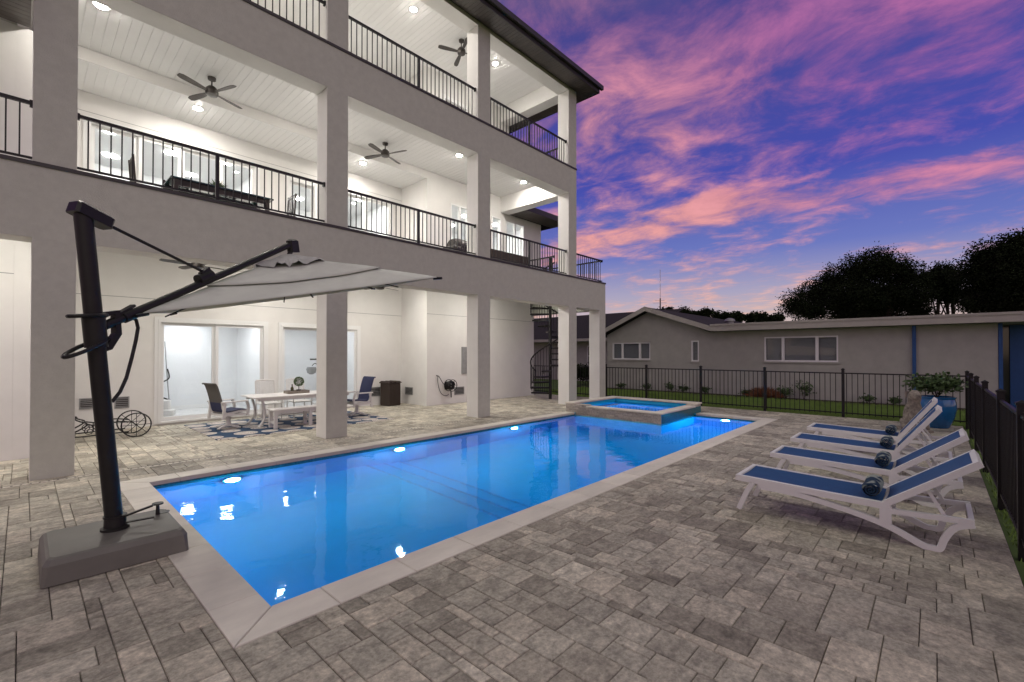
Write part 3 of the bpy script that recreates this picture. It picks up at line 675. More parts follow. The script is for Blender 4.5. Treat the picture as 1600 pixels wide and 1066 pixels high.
# ------------------------------------------------------------------ ceiling fans
def fan(x, y, z, drop, rot, label):
    t = thing('ceiling_fan', label, 'ceiling fan', (x, y, z), rot, 'ceiling fans')
    MB().lathe([(.035, -.07), (.075, -.05), (.08, 0)], 20).build('mount', 'bronze_metal', t, True)
    MB().tube([(0, 0, -.05), (0, 0, -drop+.1)], .014).build('rod', 'bronze_metal', t, True)
    MB().lathe([(.06, -drop-.09), (.11, -drop-.075), (.125, -drop-.03), (.115, -drop+.05), (.07, -drop+.1), (.03, -drop+.12)], 24).build('motor', 'bronze_metal', t, True)
    bl = MB(); n = 8
    for sgn in (0, 1):
        pass
    pts = []
    for i in range(n+1):
        u = i/n; r_ = .12+u*.58; w_ = .034+.028*math.sin(min(1, u*1.25)*math.pi*.5) - (.024 if i == n else 0); pts.append((r_, w_))
    vs = []
    for r_, w_ in pts:
        for s_, zz in ((-1, .006), (1, .006), (1, -.006), (-1, -.006)): vs.append((r_, s_*w_, zz+s_*w_*.25-drop-.02))
    fs = [(0,1,2,3), tuple(4*n+k for k in (3,2,1,0))]
    for i in range(n):
        for k in range(4): j = (k+1) % 4; fs.append((4*i+k, 4*i+4+k, 4*i+4+j, 4*i+j))
    me = bl.add(vs, fs).mesh('blade', 'bronze_metal')
    for k in range(4):
        o = link('blade', me, t); o.rotation_euler = (0, 0, k*math.pi/2)
fan(2.75, 11.41, 7.67, .30, R(22), 'dark four blade ceiling fan of the middle porch left bay')
fan(6.96, 11.37, 7.67, .30, R(22), 'dark four blade ceiling fan of the middle porch centre bay')
fan(8.9, 10.34, 11.1, .34, R(-25), 'dark ceiling fan of the top porch near the third column')
fan(2.52, 11.4, 3.995, .40, R(15), 'ground floor ceiling fan seen above the umbrella arm')
fan(6.83, 11.4, 3.995, .40, R(15), 'ground floor ceiling fan seen under the umbrella canopy tip')

# ------------------------------------------------------------------ balcony railings
bal_me = {}
def railing(p0, p1, z, label, posts=True):
    p0, p1 = Vector((*p0, 0)), Vector((*p1, 0)); d = p1-p0; Ln = d.length; u = d.normalized(); rz = math.atan2(d.y, d.x)
    t = thing('balcony_railing', label, 'railing', (p0.x, p0.y, z), rz, 'black balcony railings')
    MB().box(0, -.022, .83, Ln, .022, .875).build('top_rail', 'black_metal', t); MB().box(0, -.015, .085, Ln, .015, .115).build('bottom_rail', 'black_metal', t)
    for e in (0, Ln): MB().box(e-.002 if e else 0, -.033, .80, e if e else .035, .033, .885).build('end_bracket', 'black_metal', t) if not e else MB().box(Ln-.035, -.033, .80, Ln, .033, .885).build('end_bracket', 'black_metal', t)
    n = round(Ln/.125)
    if 'b' not in bal_me: bal_me['b'] = MB().box(-.0085, -.0085, .115, .0085, .0085, .83).mesh('baluster', 'black_metal')
    mid = n//2 if (posts and Ln > 2.4) else -1
    for i in range(1, n):
        if i == mid: MB().box(i*Ln/n-.026, -.026, .0, i*Ln/n+.026, .026, .829).build('post', 'black_metal', t)
        else: link('baluster', bal_me['b'], t, (i*Ln/n, 0, 0))
YR = 9.04
railing((-3.8, YR), (.08, YR), D2, 'middle balcony railing at the left edge, before the first column')
railing((.51, YR), (4.15, YR), D2, 'middle balcony railing in front of the dark dining set')
railing((4.59, YR), (8.28, YR), D2, 'middle balcony railing between second and third columns')
railing((8.73, YR), (12.40, YR), D2, 'middle balcony railing between third and fourth columns')
railing((12.84, YR), (14.64, YR), D2, 'short middle balcony railing right of the building corner')
railing((14.62, YR+.03), (14.62, 12.0), D2, 'middle balcony side railing running back from the right corner')
railing((.51, YR), (4.15, YR), D3, 'top balcony railing between first and second columns')
railing((4.59, YR), (8.28, YR), D3, 'top balcony railing between second and third columns')
railing((8.73, YR), (12.40, YR), D3, 'top balcony railing beside the building corner')
railing((12.62, YC), (12.62, 12.1), D3, 'top balcony side railing at the building end against the sky')

# ------------------------------------------------------------------ pixel ray -> point on a plane X = const (for far things)
def at(u, v, Xp):
    a, pt, f = R(42.9), R(.53), 711.0
    fw = Vector((math.cos(a)*math.cos(pt), math.sin(a)*math.cos(pt), math.sin(pt))); rt = Vector((math.sin(a), -math.cos(a), 0)); up = rt.cross(fw)
    d = fw + rt*(u-800)/f + up*(552-f*math.tan(pt)-v)/f
    return Vector((0, 0, CAM_H)) + d*(Xp/d.x)

# ------------------------------------------------------------------ garden fences
pick = MB().box(-.008, -.008, .06, .008, .008, 1.19).mesh('picket', 'black_metal')
def fence(p0, p1, posts, label, step=.122):
    p0 = Vector((*p0, 0)); d = Vector((*p1, 0))-p0; Ln = d.length; rz = math.atan2(d.y, d.x)
    t = thing('garden_fence', label, 'fence', (p0.x, p0.y, 0), rz, 'black metal garden fences')
    for z in (1.19, .12): MB().box(0, -.014, z-.03, Ln, .014, z+.002).build('rail', 'black_metal', t)
    for a in posts:
        p = MB().box(a-.032, -.032, -.08, a+.032, .032, 1.27).build('post', 'black_metal', t)
        MB().add([(a-.04,-.04,1.27),(a+.04,-.04,1.27),(a+.04,.04,1.27),(a-.04,.04,1.27),(a-.04,-.04,1.29),(a+.04,-.04,1.29),(a+.04,.04,1.29),(a-.04,.04,1.29),(a,0,1.315)],
                 [(0,3,2,1),(0,1,5,4),(1,2,6,5),(2,3,7,6),(3,0,4,7),(4,5,8),(5,6,8),(6,7,8),(7,4,8)]).build('post_cap', 'black_metal', p)
    n = int(Ln/step)
    for i in range(1, n+1):
        a = i*Ln/(n+1)
        if min(abs(a-q) for q in posts) > .045: link('picket', pick, t, (a, 0, 0))
fence((15.15, -.55), (15.15, 14.6), [0, 2.38, 4.29, 6.18, 8.09, 9.75, 11.7, 13.6], 'black picket fence across the far end between patio and lawn')
fence((15.15, -.55), (3.4, -.55), [.03, 1.6, 3.3, 5.25, 7.5, 9.25, 11.1], 'black picket fence along the right edge beside the loungers', .11)

# ------------------------------------------------------------------ lawn blades, mulch bed
rng = random.Random(3)
def blades(mb, x0, x1, y0, y1, n, h0, h1, z=-.075):
    for _ in range(n):
        x, y = rng.uniform(x0, x1), rng.uniform(y0, y1); h = rng.uniform(h0, h1); a = rng.uniform(0, 6.283); w_ = .008
        lx, ly = rng.uniform(-.03, .03), rng.uniform(-.03, .03); dx, dy = math.cos(a)*w_, math.sin(a)*w_
        mb.add([(x-dx,y-dy,z),(x+dx,y+dy,z),(x+lx,y+ly,z+h)], [(0,1,2)])
mb = MB(); blades(mb, 15.1, 19.75, -2.5, 13.5, 52000, .05, .115); blades(mb, 5.0, 15.1, -.66, -.52, 700, .03, .07)
tag(mb.build('lawn_grass', 'blade'), 'short green lawn beyond the far fence', 'grass', kind='stuff')
XN = 20.4
mb = MB(); ys = [-2.5+i*.25 for i in range(70)]
top = [(19.72+.08*math.sin(y*1.7)+.05*math.sin(y*4.1), y) for y in ys]
for (xa, ya), (xb, yb) in zip(top, top[1:]): mb.quad((xa,ya,-.072),(XN,ya,-.03),(XN,yb,-.03),(xb,yb,-.072))
tag(mb.build('flower_bed', 'mulch'), kind='structure')

# ------------------------------------------------------------------ plants
def leaf(mb, p, d, ln, wd, rg):
    d = d.normalized(); s = d.cross(Vector((rg.uniform(-1,1), rg.uniform(-1,1), rg.uniform(-1,1)))).normalized()*wd/2; m_ = p + d*ln*.5 ; t_ = p + d*ln - Vector((0,0,ln*.15))
    mb.add([p, m_+s, t_, m_-s], [(0,1,2,3)])
def shrub(name, label, cat, x, y, z, r, h, n, m, lw=(.09, .05), seed=1, group=None, stems=5):
    rg = random.Random(seed); t = thing(name, label, cat, (x, y, z), 0, group)
    st = MB(); fo = MB()
    for k in range(stems):
        a = rg.uniform(0, 6.28); tip = Vector((math.cos(a)*r*.6, math.sin(a)*r*.6, h*rg.uniform(.7, 1))); mid = tip*.5+Vector((0,0,h*.1))
        st.tube([(0,0,0), mid, tip], .008, 5, r2=.003)
        for _ in range(n//stems):
            u = rg.uniform(.2, 1); p = mid.lerp(tip, (u-.2)/.8) if u > .2 else mid
            p = p + Vector((rg.gauss(0, r*.3), rg.gauss(0, r*.3), rg.gauss(0, h*.14)))
            p.z = max(.02, p.z); leaf(fo, p, Vector((rg.uniform(-1,1), rg.uniform(-1,1), rg.uniform(-.3,.8))), lw[0]*rg.uniform(.6,1.2), lw[1], rg)
    fo.build('foliage', m, t); st.build('stem', 'bark', t)
    return t
B = 'small plants in the mulch bed'
for k, (y, r, h, lab) in enumerate(((9.95, .18, .28, 'small leafy plant in the bed near the second fence post'), (8.75, .25, .36, 'low leafy shrub in the bed under the gable'), (8.25, .22, .30, 'small shrub below the narrow window'),
        (7.25, .2, .28, 'tiny green plant in the bed right of the narrow window'), (5.55, .25, .26, 'low green plant left of the rust coloured grass'), (3.62, .3, .62, 'tall open shrub with loose twigs under the wide window'),
        (1.75, .22, .30, 'dark green plant in the bed near the fifth fence post'), (1.05, .2, .26, 'small plant in the bed close to the blue downpipe'), (11.3, .2, .25, 'small plant in the bed beside the porch corner column'), (4.2, .3, .4, 'dark leafy shrub right of the rust coloured grass'))):
    shrub('garden_shrub', lab, 'shrub', 20.02, y, -.05, r, h, 190, 'leaf_green', (.10, .06), 20+k, B)
# rust coloured ornamental grass
t = thing('ornamental_grass', 'rounded clump of rust brown ornamental grass in the bed', 'grass clump', (19.98, 4.95, -.05)); mb = MB(); rg = random.Random(4)
for _ in range(900):
    a = rg.uniform(0, 6.283); el = rg.uniform(.25, 1.45); ln = rg.uniform(.35, .58); b0 = Vector((rg.uniform(-.12,.12), rg.uniform(-.2,.2), 0)); d = Vector((math.cos(a)*math.cos(el), 1.35*math.sin(a)*math.cos(el), math.sin(el)))
    s = d.cross(Vector((0,0,1))).normalized()*.006; m_ = b0+d*ln*.6; e_ = b0+d*ln+Vector((0,0,-.06)); mb.add([b0-s, b0+s, m_+s, e_, m_-s], [(0,1,2,3,4)])
mb.build('blades', 'leaf_rust', t)

# ------------------------------------------------------------------ neighbouring house
nb = thing('neighbour_house', 'single storey taupe stucco house with low gable beyond the fence', 'house', (XN, 5, 0))
NL = (-XN, -5, 0)
def nbuild(mb, name, m, parent=None): return mb.build(name, m, parent or nb, loc=NL if parent is None else None)
wins = [(12.0, 9.95, 1.41, 2.24), (8.0, 7.66, 1.35, 2.28), (5.05, 2.6, 1.39, 2.37)]
# gable + long wall with window openings
def nwall(y0, y1, z0, z1): nbuild(MB().box(XN, min(y0,y1), z0, XN+.2, max(y0,y1), z1), 'wall', 'neigh_stucco')
ed = 12.3
for (ya, yb, za, zb) in wins:
    nwall(ya, ed, -.1, 2.64); nwall(yb, ya, -.1, za); nwall(yb, ya, zb, 2.64); ed = yb
nwall(-1.42, ed, -.1, 2.64)
g3 = [(12.3, 2.64), (10.0, 3.72), (7.2, 2.64)]
nbuild(MB().add([(XN,y,z) for y, z in g3]+[(XN+.2,y,z) for y, z in g3], [(0,1,2),(5,4,3),(0,3,4,1),(1,4,5,2),(2,5,3,0)]), 'gable', 'neigh_stucco')
nbuild(MB().box(XN+.2, -1.42, -.1, XN+7, -1.22, 2.64), 'wall', 'neigh_stucco')
for k, (ya, yb, za, zb) in enumerate(wins):
    f = MB(); t_ = .055; x0, x1 = XN+.02, XN+.1
    f.box(x0, yb, za, x1, yb+t_, zb); f.box(x0, ya-t_, za, x1, ya, zb); f.box(x0, yb+t_, zb-t_, x1, ya-t_, zb); f.box(x0, yb+t_, za, x1, ya-t_, za+t_)
    cuts = [] if k == 1 else [ya-(ya-yb)*q for q in ((.27, .73))]
    for c in cuts: f.box(x0, c-.05, za+t_, x1, c+.05, zb-t_)
    w_ = nbuild(f, 'window', 'trim_white'); ed = [ya-t_]+[v for c in cuts for v in (c+.05, c-.05)]+[yb+t_]
    for i in range(0, len(ed), 2):
        w_p = MB().box(XN+.06, ed[i+1]-.002, za+t_-.002, XN+.066, ed[i]+.002, zb-t_+.002); w_p.build('pane', 'glass', w_)
    bl = MB(); zz = za+.06
    while zz < zb-.06: bl.box(XN+.13, yb+.03, zz, XN+.135, ya-.03, zz+.038); zz += .045
    bl.build('blind', 'blind', w_)
    MB().box(XN+.19, yb, za, XN+.2, ya, zb).build('dark_interior', 'window_dark', w_)
    MB().box(XN-.05, yb-.06, za-.06, XN+.02, ya+.06, za-.001).build('sill', 'neigh_stucco', w_)
# gable roof running back, dark shingles, pale barge boards
ov = .45; xb = XN+17
sl = (3.72-2.64)/2.3; sr = (3.72-2.64)/2.8
pk = (10.0, 3.80); lf = (12.3+.45, 2.64+.06-.45*sl*.6); rt_ = (6.95, 2.74)
rfm = MB(); th = .10
P_ = [lf, pk, rt_]
rfm.add([(XN-ov,y,z) for y, z in P_]+[(xb,y,z) for y, z in P_]+[(XN-ov,y,z+th) for y, z in P_]+[(xb,y,z+th) for y, z in P_],
        [(0,1,4,3),(1,2,5,4),(6,9,10,7),(7,10,11,8),(0,3,9,6),(2,8,11,5),(3,4,10,9),(4,5,11,10)])
nr = nbuild(rfm, 'roof', 'roof_dark')
for a, b in ((lf, pk), (pk, rt_)):
    bb = MB(); x0, x1 = XN-ov-.03, XN-ov; h_ = .10
    bb.add([(x0,a[0],a[1]-h_),(x0,b[0],b[1]-h_),(x0,b[0],b[1]+th+.02),(x0,a[0],a[1]+th+.02),(x1,a[0],a[1]-h_),(x1,b[0],b[1]-h_),(x1,b[0],b[1]+th+.02),(x1,a[0],a[1]+th+.02)],
           [(0,1,2,3),(7,6,5,4),(0,4,5,1),(3,2,6,7),(0,3,7,4),(1,5,6,2)]); bb.build('barge_board', 'neigh_trim', nr)
for x, y in ((XN+7.5, 8.7), (XN+11, 8.0)):
    zz = rt_[1]+(pk[1]-rt_[1])*(y-rt_[0])/(pk[0]-rt_[0])+th; MB().lathe([(.22, -.08), (.22, .1), (.3, .12), (.24, .24), (.08, .3)], 14, (x, y, zz)).build('roof_vent', 'panel_grey', nr, True)
# flat roof over the long wall
fr = nbuild(MB().box(XN-.5, -2.4, 2.66, XN+9, 6.96, 2.72), 'flat_roof', 'neigh_trim')
MB().box(XN-.53, -2.43, 2.65, XN-.5, 6.98, 2.93).build('fascia', 'neigh_trim', fr); MB().box(XN-.56, -2.45, 2.87, XN-.531, 6.99, 2.945).build('drip_strip', 'neigh_trim', fr); MB().box(XN-.53, -2.46, 2.65, XN+9, -2.431, 2.93).build('fascia', 'neigh_trim', fr)
nbuild(MB().box(XN-.5, -2.4, 2.725, XN+9, 6.96, 2.80), 'roof_gravel', 'roof_dark')
nbuild(MB().box(XN-.09, .46, -.05, XN-.005, .56, 2.64), 'downpipe', 'blue_paint')
nbuild(MB().box(XN-.02, -1.52, -.05, XN+.1, -1.43, 2.64), 'corner_board', 'blue_paint')
nbuild(MB().box(XN+1.6, -2.30, -.05, XN+1.72, -1.80, 2.64), 'blue_door', 'blue_paint')
nbuild(MB().box(XN+1.75, -6, -.05, XN+1.9, -1.42, 2.64), 'porch_wall', 'window_dark')
# wing further back on the left
nbuild(MB().box(24.6, 12.6, -.1, 24.8, 27, 2.55), 'wall', 'neigh_stucco')
wr = MB(); wr.add([(23.9,12.2,2.62),(23.9,27,2.62),(30,27,4.7),(30,12.2,4.7),(23.9,12.2,2.5),(23.9,27,2.5)], [(0,3,2,1)]); nbuild(wr, 'roof', 'roof_dark')
nbuild(MB().box(23.85, 12.2, 2.46, 23.9, 27, 2.64), 'fascia', 'neigh_trim')
f = MB(); f.box(24.55, 15.1, .9, 24.6, 15.16, 2.2); f.box(24.55, 16.2, .9, 24.6, 16.26, 2.2); f.box(24.55, 15.16, .9, 24.6, 16.2, .96); f.box(24.55, 15.16, 2.14, 24.6, 16.2, 2.2); f.box(24.55, 15.16, 1.52, 24.6, 16.2, 1.57)
w_ = nbuild(f, 'window', 'trim_white'); MB().box(24.585, 15.16, .96, 24.595, 16.2, 2.14).build('pane', 'window_dark', w_)
# antenna mast on the gable ridge
t = thing('roof_antenna', 'thin radio antenna mast standing on the gable ridge', 'antenna', (XN+1.2, 10.0, 3.9))
MB().tube([(0,0,0),(0,0,.55)], .03, 8).build('mast', 'black_metal', t); MB().tube([(0,0,.55),(0,0,2.0)], .012, 6).build('whip', 'silver', t)
for z_, l_ in ((.3, .35), (.42, .25)): MB().tube([(-.05,-l_,z_),(-.05,l_,z_+.03)], .006, 5).build('element', 'silver', t)
# hedge beside the wing
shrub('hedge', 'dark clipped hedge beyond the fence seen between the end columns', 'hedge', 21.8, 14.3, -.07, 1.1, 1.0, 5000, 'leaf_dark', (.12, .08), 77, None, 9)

# ------------------------------------------------------------------ trees
def tree(label, clusters, Xp, trunks, seed, n, ls=.17, depth=.8, group='dark trees behind the neighbouring house'):
    rg = random.Random(seed); c0 = at(trunks[0][0], 560, Xp)
    base_ = Vector((Xp, c0.y, 0)); t = thing('tree', label, 'tree', base_, 0, group)
    fo = MB(); tot = sum(c[2]**2 for c in clusters)
    ctr = []
    for u, v, r in clusters:
        p = at(u, v, Xp); rad = r*(p-Vector((0,0,CAM_H))).length/711/ (1+((u-800)/711)**2)**.5; ctr.append((p, rad))
        p = p + Vector((rg.uniform(-1.2, 1.2), 0, 0)) - base_
        # clumps spread through the volume, denser near the rim, leaves gathered round each
        for _ in range(max(4, int(7*n*r*r/tot/22))):
            d = Vector((rg.gauss(0,1), rg.gauss(0,1), rg.gauss(0,1))).normalized(); q = p + Vector((d.x*depth, d.y, d.z*.92))*rad*rg.uniform(.15, 1.0)
            for _ in range(22):
                s = q + Vector((rg.gauss(0,.2), rg.gauss(0,.2), rg.gauss(0,.17))); leaf(fo, s, Vector((rg.uniform(-1,1), rg.uniform(-1,1), rg.uniform(-.6,.8))), ls*rg.uniform(.6,1.3), ls*.55, rg)
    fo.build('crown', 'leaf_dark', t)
    tr = MB()
    for (u, vtop, r) in trunks:
        p = at(u, vtop, Xp)-base_; b0 = Vector((0, p.y, 0)); m_ = b0.lerp(p, .55)+Vector((rg.uniform(-.2,.2), rg.uniform(-.2,.2), 0))
        tr.tube([b0-Vector((0,0,.1)), b0.lerp(m_, .5), m_, p], r, 8, r2=r*.35)
        for q, rad in ctr:
            e = q-base_
            if abs(e.y-p.y) < rad*2.2 and rg.random() < .7: tr.tube([m_, m_.lerp(e, .5)+Vector((0,0,.3)), e], r*.35, 6, r2=r*.08)
    tr.build('trunk', 'bark', t)
tree('broad dark domed tree behind the flat roof, its crown reaching the gable side', [(1248,478,26),(1275,462,32),(1300,440,30),(1312,475,36),(1345,425,36),(1378,418,34),(1412,432,32),(1350,460,42),(1395,465,42),(1428,462,28),(1435,490,22),(1270,488,24),(1362,490,40),(1320,498,30)], 47, [(1345,450,.35),(1390,450,.3)], 1, 13000)
tree('slim sparse tree with bare trunks between the two big dark trees', [(1472,425,18),(1482,440,20),(1470,455,18),(1488,460,16),(1448,440,12)], 50, [(1465,440,.2),(1478,430,.16),(1490,450,.2)], 2, 2200, .19)
tree('big dark tree at the right edge of the sky', [(1530,425,30),(1555,405,34),(1590,395,34),(1625,398,44),(1560,440,38),(1600,430,46),(1650,440,50),(1525,460,24),(1560,475,36),(1610,475,44),(1515,478,16)], 44, [(1575,450,.32),(1620,440,.34)], 3, 12000)
tree('low distant tree line peeking over the gable roof ridge', [(1036+12*k, 490+10*k/15-(3 if k in (5, 6) else 0)-(2 if k % 3 == 0 else 0), 9) for k in range(16)], 70, [(1100,500,.3)], 5, 2200, .34, group='low trees over the roof')

# ------------------------------------------------------------------ cantilever umbrella
UB = Vector((.55, 5.18, 0)); UL = tuple(-UB)
um = thing('cantilever_umbrella', 'grey cantilever umbrella with dark pole and weighted square base', 'umbrella', UB)
def ub(mb, name, m, smooth=False, parent=None): return mb.build(name, m, parent or um, smooth, UL if parent is None else None)
bs = MB(); x0, x1, y0, y1, h_ = .10, 1.0, 4.76, 5.60, .20
def rr(i, z, c): return [(x0+i+c,y0+i,z),(x1-i-c,y0+i,z),(x1-i,y0+i+c,z),(x1-i,y1-i-c,z),(x1-i-c,y1-i,z),(x0+i+c,y1-i,z),(x0+i,y1-i-c,z),(x0+i,y0+i+c,z)]
vs = rr(0, .008, .02)+rr(.008, h_-.05, .03)+rr(.03, h_-.012, .03)+rr(.05, h_, .03); fs = [tuple(reversed(range(8))), tuple(range(24, 32))]
for k in (0, 8, 16):
    for i in range(8): j = (i+1) % 8; fs.append((k+i, k+j, k+8+j, k+8+i))
base_o = ub(bs.add(vs, fs), 'base', 'base_resin')
ub(MB().lathe([(.05, 0), (.05, .004)], 12, (.93, 5.42, h_)), 'fill_cap', 'pole_dark')
ub(MB().lathe([(.018, 0), (.014, .07), (.012, .09), (.045, .095), (.045, .108)], 14, (.88, 5.38, h_)), 'locking_knob', 'pole_dark', True)
pb, ptop = Vector((.558, 5.214, .19)), Vector((.33, 5.085, 2.86))
ub(MB().tube([pb, ptop], .062, 20), 'pole', 'pole_dark', True)
ub(MB().lathe([(.10, 0), (.10, .02), (.078, .03), (.075, .10), (.082, .105), (.082, .12)], 20, (pb.x, pb.y, h_-.002)), 'collar', 'pole_dark', True)
ub(MB().bar((.60, 5.17, .30), (.80, 5.09, .37), .035, .014), 'clamp_lever', 'pole_dark')
ub(MB().bar((.60, 5.2, .24), (.82, 5.16, .245), .03, .012), 'foot_pedal', 'pole_dark')
# head cap, stay rod, arm
M_ = Matrix.Translation(ptop) @ Matrix.Rotation(math.atan2(.65, 1.155), 4, 'Z') @ Matrix.Rotation(R(16), 4, 'Y')
ub(MB().bbox(-.085, -.07, -.03, .20, .07, .075, .02, M_), 'head_cap', 'pole_dark')
J = Vector((1.305, 5.635, 2.52)); AE = Vector((2.46, 6.285, 3.19)); A0 = Vector((.47, 5.165, 1.95))
hd = Vector((.40, 5.127, 2.83)); ub(MB().tube([hd+Vector((.09,.05,-.01)), J+Vector((0,0,.05))], .015, 8), 'stay_rod', 'pole_dark', True)
ub(MB().tube([A0, A0.lerp(AE, .1), A0.lerp(AE, .5), AE], .038, 14), 'arm', 'pole_dark', True)
dA = (AE-A0).normalized(); sd = dA.cross(Vector((0,0,1))).normalized()
ub(MB().tube([J-dA*.09, J+dA*.09], .055, 14), 'stay_bracket', 'pole_dark', True)
ub(MB().bar(J-dA*.04+Vector((0,0,.03)), J+dA*.06+Vector((0,0,.06)), .05, .07), 'bracket_lug', 'pole_dark')
cl = A0.lerp(AE, .085); ub(MB().tube([cl-dA*.05, cl+dA*.05], .052, 14), 'arm_sleeve', 'pole_dark', True)
ub(MB().bar(cl+Vector((0,0,.05))-dA*.10, cl+Vector((0,0,.07))+dA*.05, .06, .02), 'tilt_lever', 'pole_dark')
# slide carriage on the pole with two ring grips
dp = (ptop-pb).normalized(); c0 = pb.lerp(ptop, .655)
ub(MB().tube([c0-dp*.17, c0+dp*.10], .078, 18), 'carriage', 'pole_dark', True)
hx = Vector((dA.x, dA.y, 0)).normalized()
ub(MB().strip([c0+hx*.05+Vector((0,0,.10)), c0+hx*.16+Vector((0,0,.14)), c0+hx*.17+Vector((0,0,-.05)), c0+hx*.10+Vector((0,0,-.17)), c0+hx*.04+Vector((0,0,-.19))], -.03, .03, .05, sd), 'carriage_arm', 'pole_dark')
def loop(c, ax1, ax2, ra, rb, r): return MB().tube([c+ax1*ra*math.cos(k*math.pi/12)+ax2*rb*math.sin(k*math.pi/12) for k in range(25)], r, 8, False)
ub(loop(c0-hx*.05+Vector((0,0,.09)), (hx*-1+Vector((0,0,-.12))).normalized(), sd, .13, .085, .016), 'grip_ring', 'pole_dark', True)
ub(loop(c0-hx*.06+Vector((0,0,-.17)), (hx*-1+Vector((0,0,-.55))).normalized(), sd, .17, .085, .016), 'grip_ring', 'pole_dark', True)
hp = [(.64,5.26,2.06),(.70,5.295,2.02),(.715,5.305,1.95),(.70,5.295,1.84),(.67,5.28,1.68),(.63,5.255,1.50),(.585,5.23,1.38),(.53,5.2,1.30)]
ub(MB().tube(hp, .0145, 10), 'crank_handle', 'pole_dark', True)
# square canopy hung from the arm end
CM = Matrix.Translation((2.4675, 6.242, 2.476)) @ Matrix.Rotation(-.2757, 4, 'Z') @ Matrix.Rotation(-.1991, 4, 'Y') @ Matrix.Rotation(.0772, 4, 'X')
HS, RISE = 1.45, .50
def csurf(s, t, k, lift=0.0):
    # s along edge -1..1, t from edge 0 to apex 1, panel k
    h_ = HS*(1-t); x, y = s*h_, -h_
    sag = -.055*(1-s*s)*math.sin(math.pi*min(1, t*.9+.05)) - (.035*(1-s*s) if t < .001 else 0)*0
    z = RISE*t**.93 + sag + lift + .008*math.sin(s*9+k)*math.sin(t*7)*(1-abs(s))
    y += .06*(1-s*s)*(1-t)**2
    a = k*math.pi/2; p = Vector((x*math.cos(a)-y*math.sin(a), x*math.sin(a)+y*math.cos(a), z)); return CM @ p
def tier(t0, t1, lift, name, m):
    mb = MB(); ns, nt_ = 14, 9
    for k in range(4):
        o = len(mb.v); 
        for j in range(nt_+1):
            for i in range(ns+1): mb.v.append(tuple(csurf(-1+2*i/ns, t0+(t1-t0)*j/nt_, k, lift)))
        for j in range(nt_):
            for i in range(ns): q = o+j*(ns+1)+i; mb.f.append((q, q+1, q+ns+2, q+ns+1))
    ob = ub(mb, name, m, True); sm = ob.modifiers.new('thickness', 'SOLIDIFY'); sm.thickness = .004; return ob
tier(0, .40, 0, 'canopy', 'canopy'); tier(.36, .97, .022, 'canopy_upper', 'canopy')
vc = MB(); n_ = 64
for ring, (rad, zz) in enumerate(((.40, .40), (.33, .45), (.2, .49), (.05, .55))):
    for k in range(n_):
        a = 2*math.pi*k/n_; sq = 1/max(abs(math.cos(a)), abs(math.sin(a))); wv = (.02*math.sin(k*1.3)+.014*math.sin(k*2.9))*(1.3 if ring == 0 else .6 if ring == 1 else 0)
        vc.v.append(tuple(CM @ Vector((rad*sq*math.cos(a), rad*sq*math.sin(a), zz+wv))))
for r_ in range(3):
    for k in range(n_): j = (k+1) % n_; vc.f.append((r_*n_+k, r_*n_+j, (r_+1)*n_+j, (r_+1)*n_+k))
ub(vc, 'vent_cap', 'canopy_dark', True)
for k in range(4):
    a = math.pi/4+k*math.pi/2; c_ = HS*1.4142
    tip = CM @ Vector((math.cos(a)*(c_+.05), math.sin(a)*(c_+.05), -.02)); hub = CM @ Vector((0, 0, RISE-.07))
    ub(MB().tube([hub, tip], .011, 6), 'rib', 'pole_dark'); ub(MB().tube([CM @ Vector((math.cos(a)*(c_-.06), math.sin(a)*(c_-.06), -.012)), tip], .016, 8), 'rib_tip', 'pole_dark', True)
    a = k*math.pi/2; ub(MB().tube([hub, CM @ Vector((math.cos(a)*(HS-.03), math.sin(a)*(HS-.03), -.05))], .009, 6), 'rib', 'pole_dark')
apx = CM @ Vector((0, 0, RISE))
ub(MB().tube([AE-Vector((0,0,.0)), AE.lerp(apx, .5)+dA*.03, apx, CM @ Vector((0,0,RISE-.16))], .03, 10), 'hanger', 'pole_dark', True)
Mh = Matrix.Translation(AE) @ Matrix.Rotation(math.atan2(dA.y, dA.x), 4, 'Z') @ Matrix.Rotation(R(-12), 4, 'Y')
ub(MB().bbox(-.10, -.045, -.12, .07, .045, .05, .02, Mh), 'arm_end_cap', 'pole_dark')

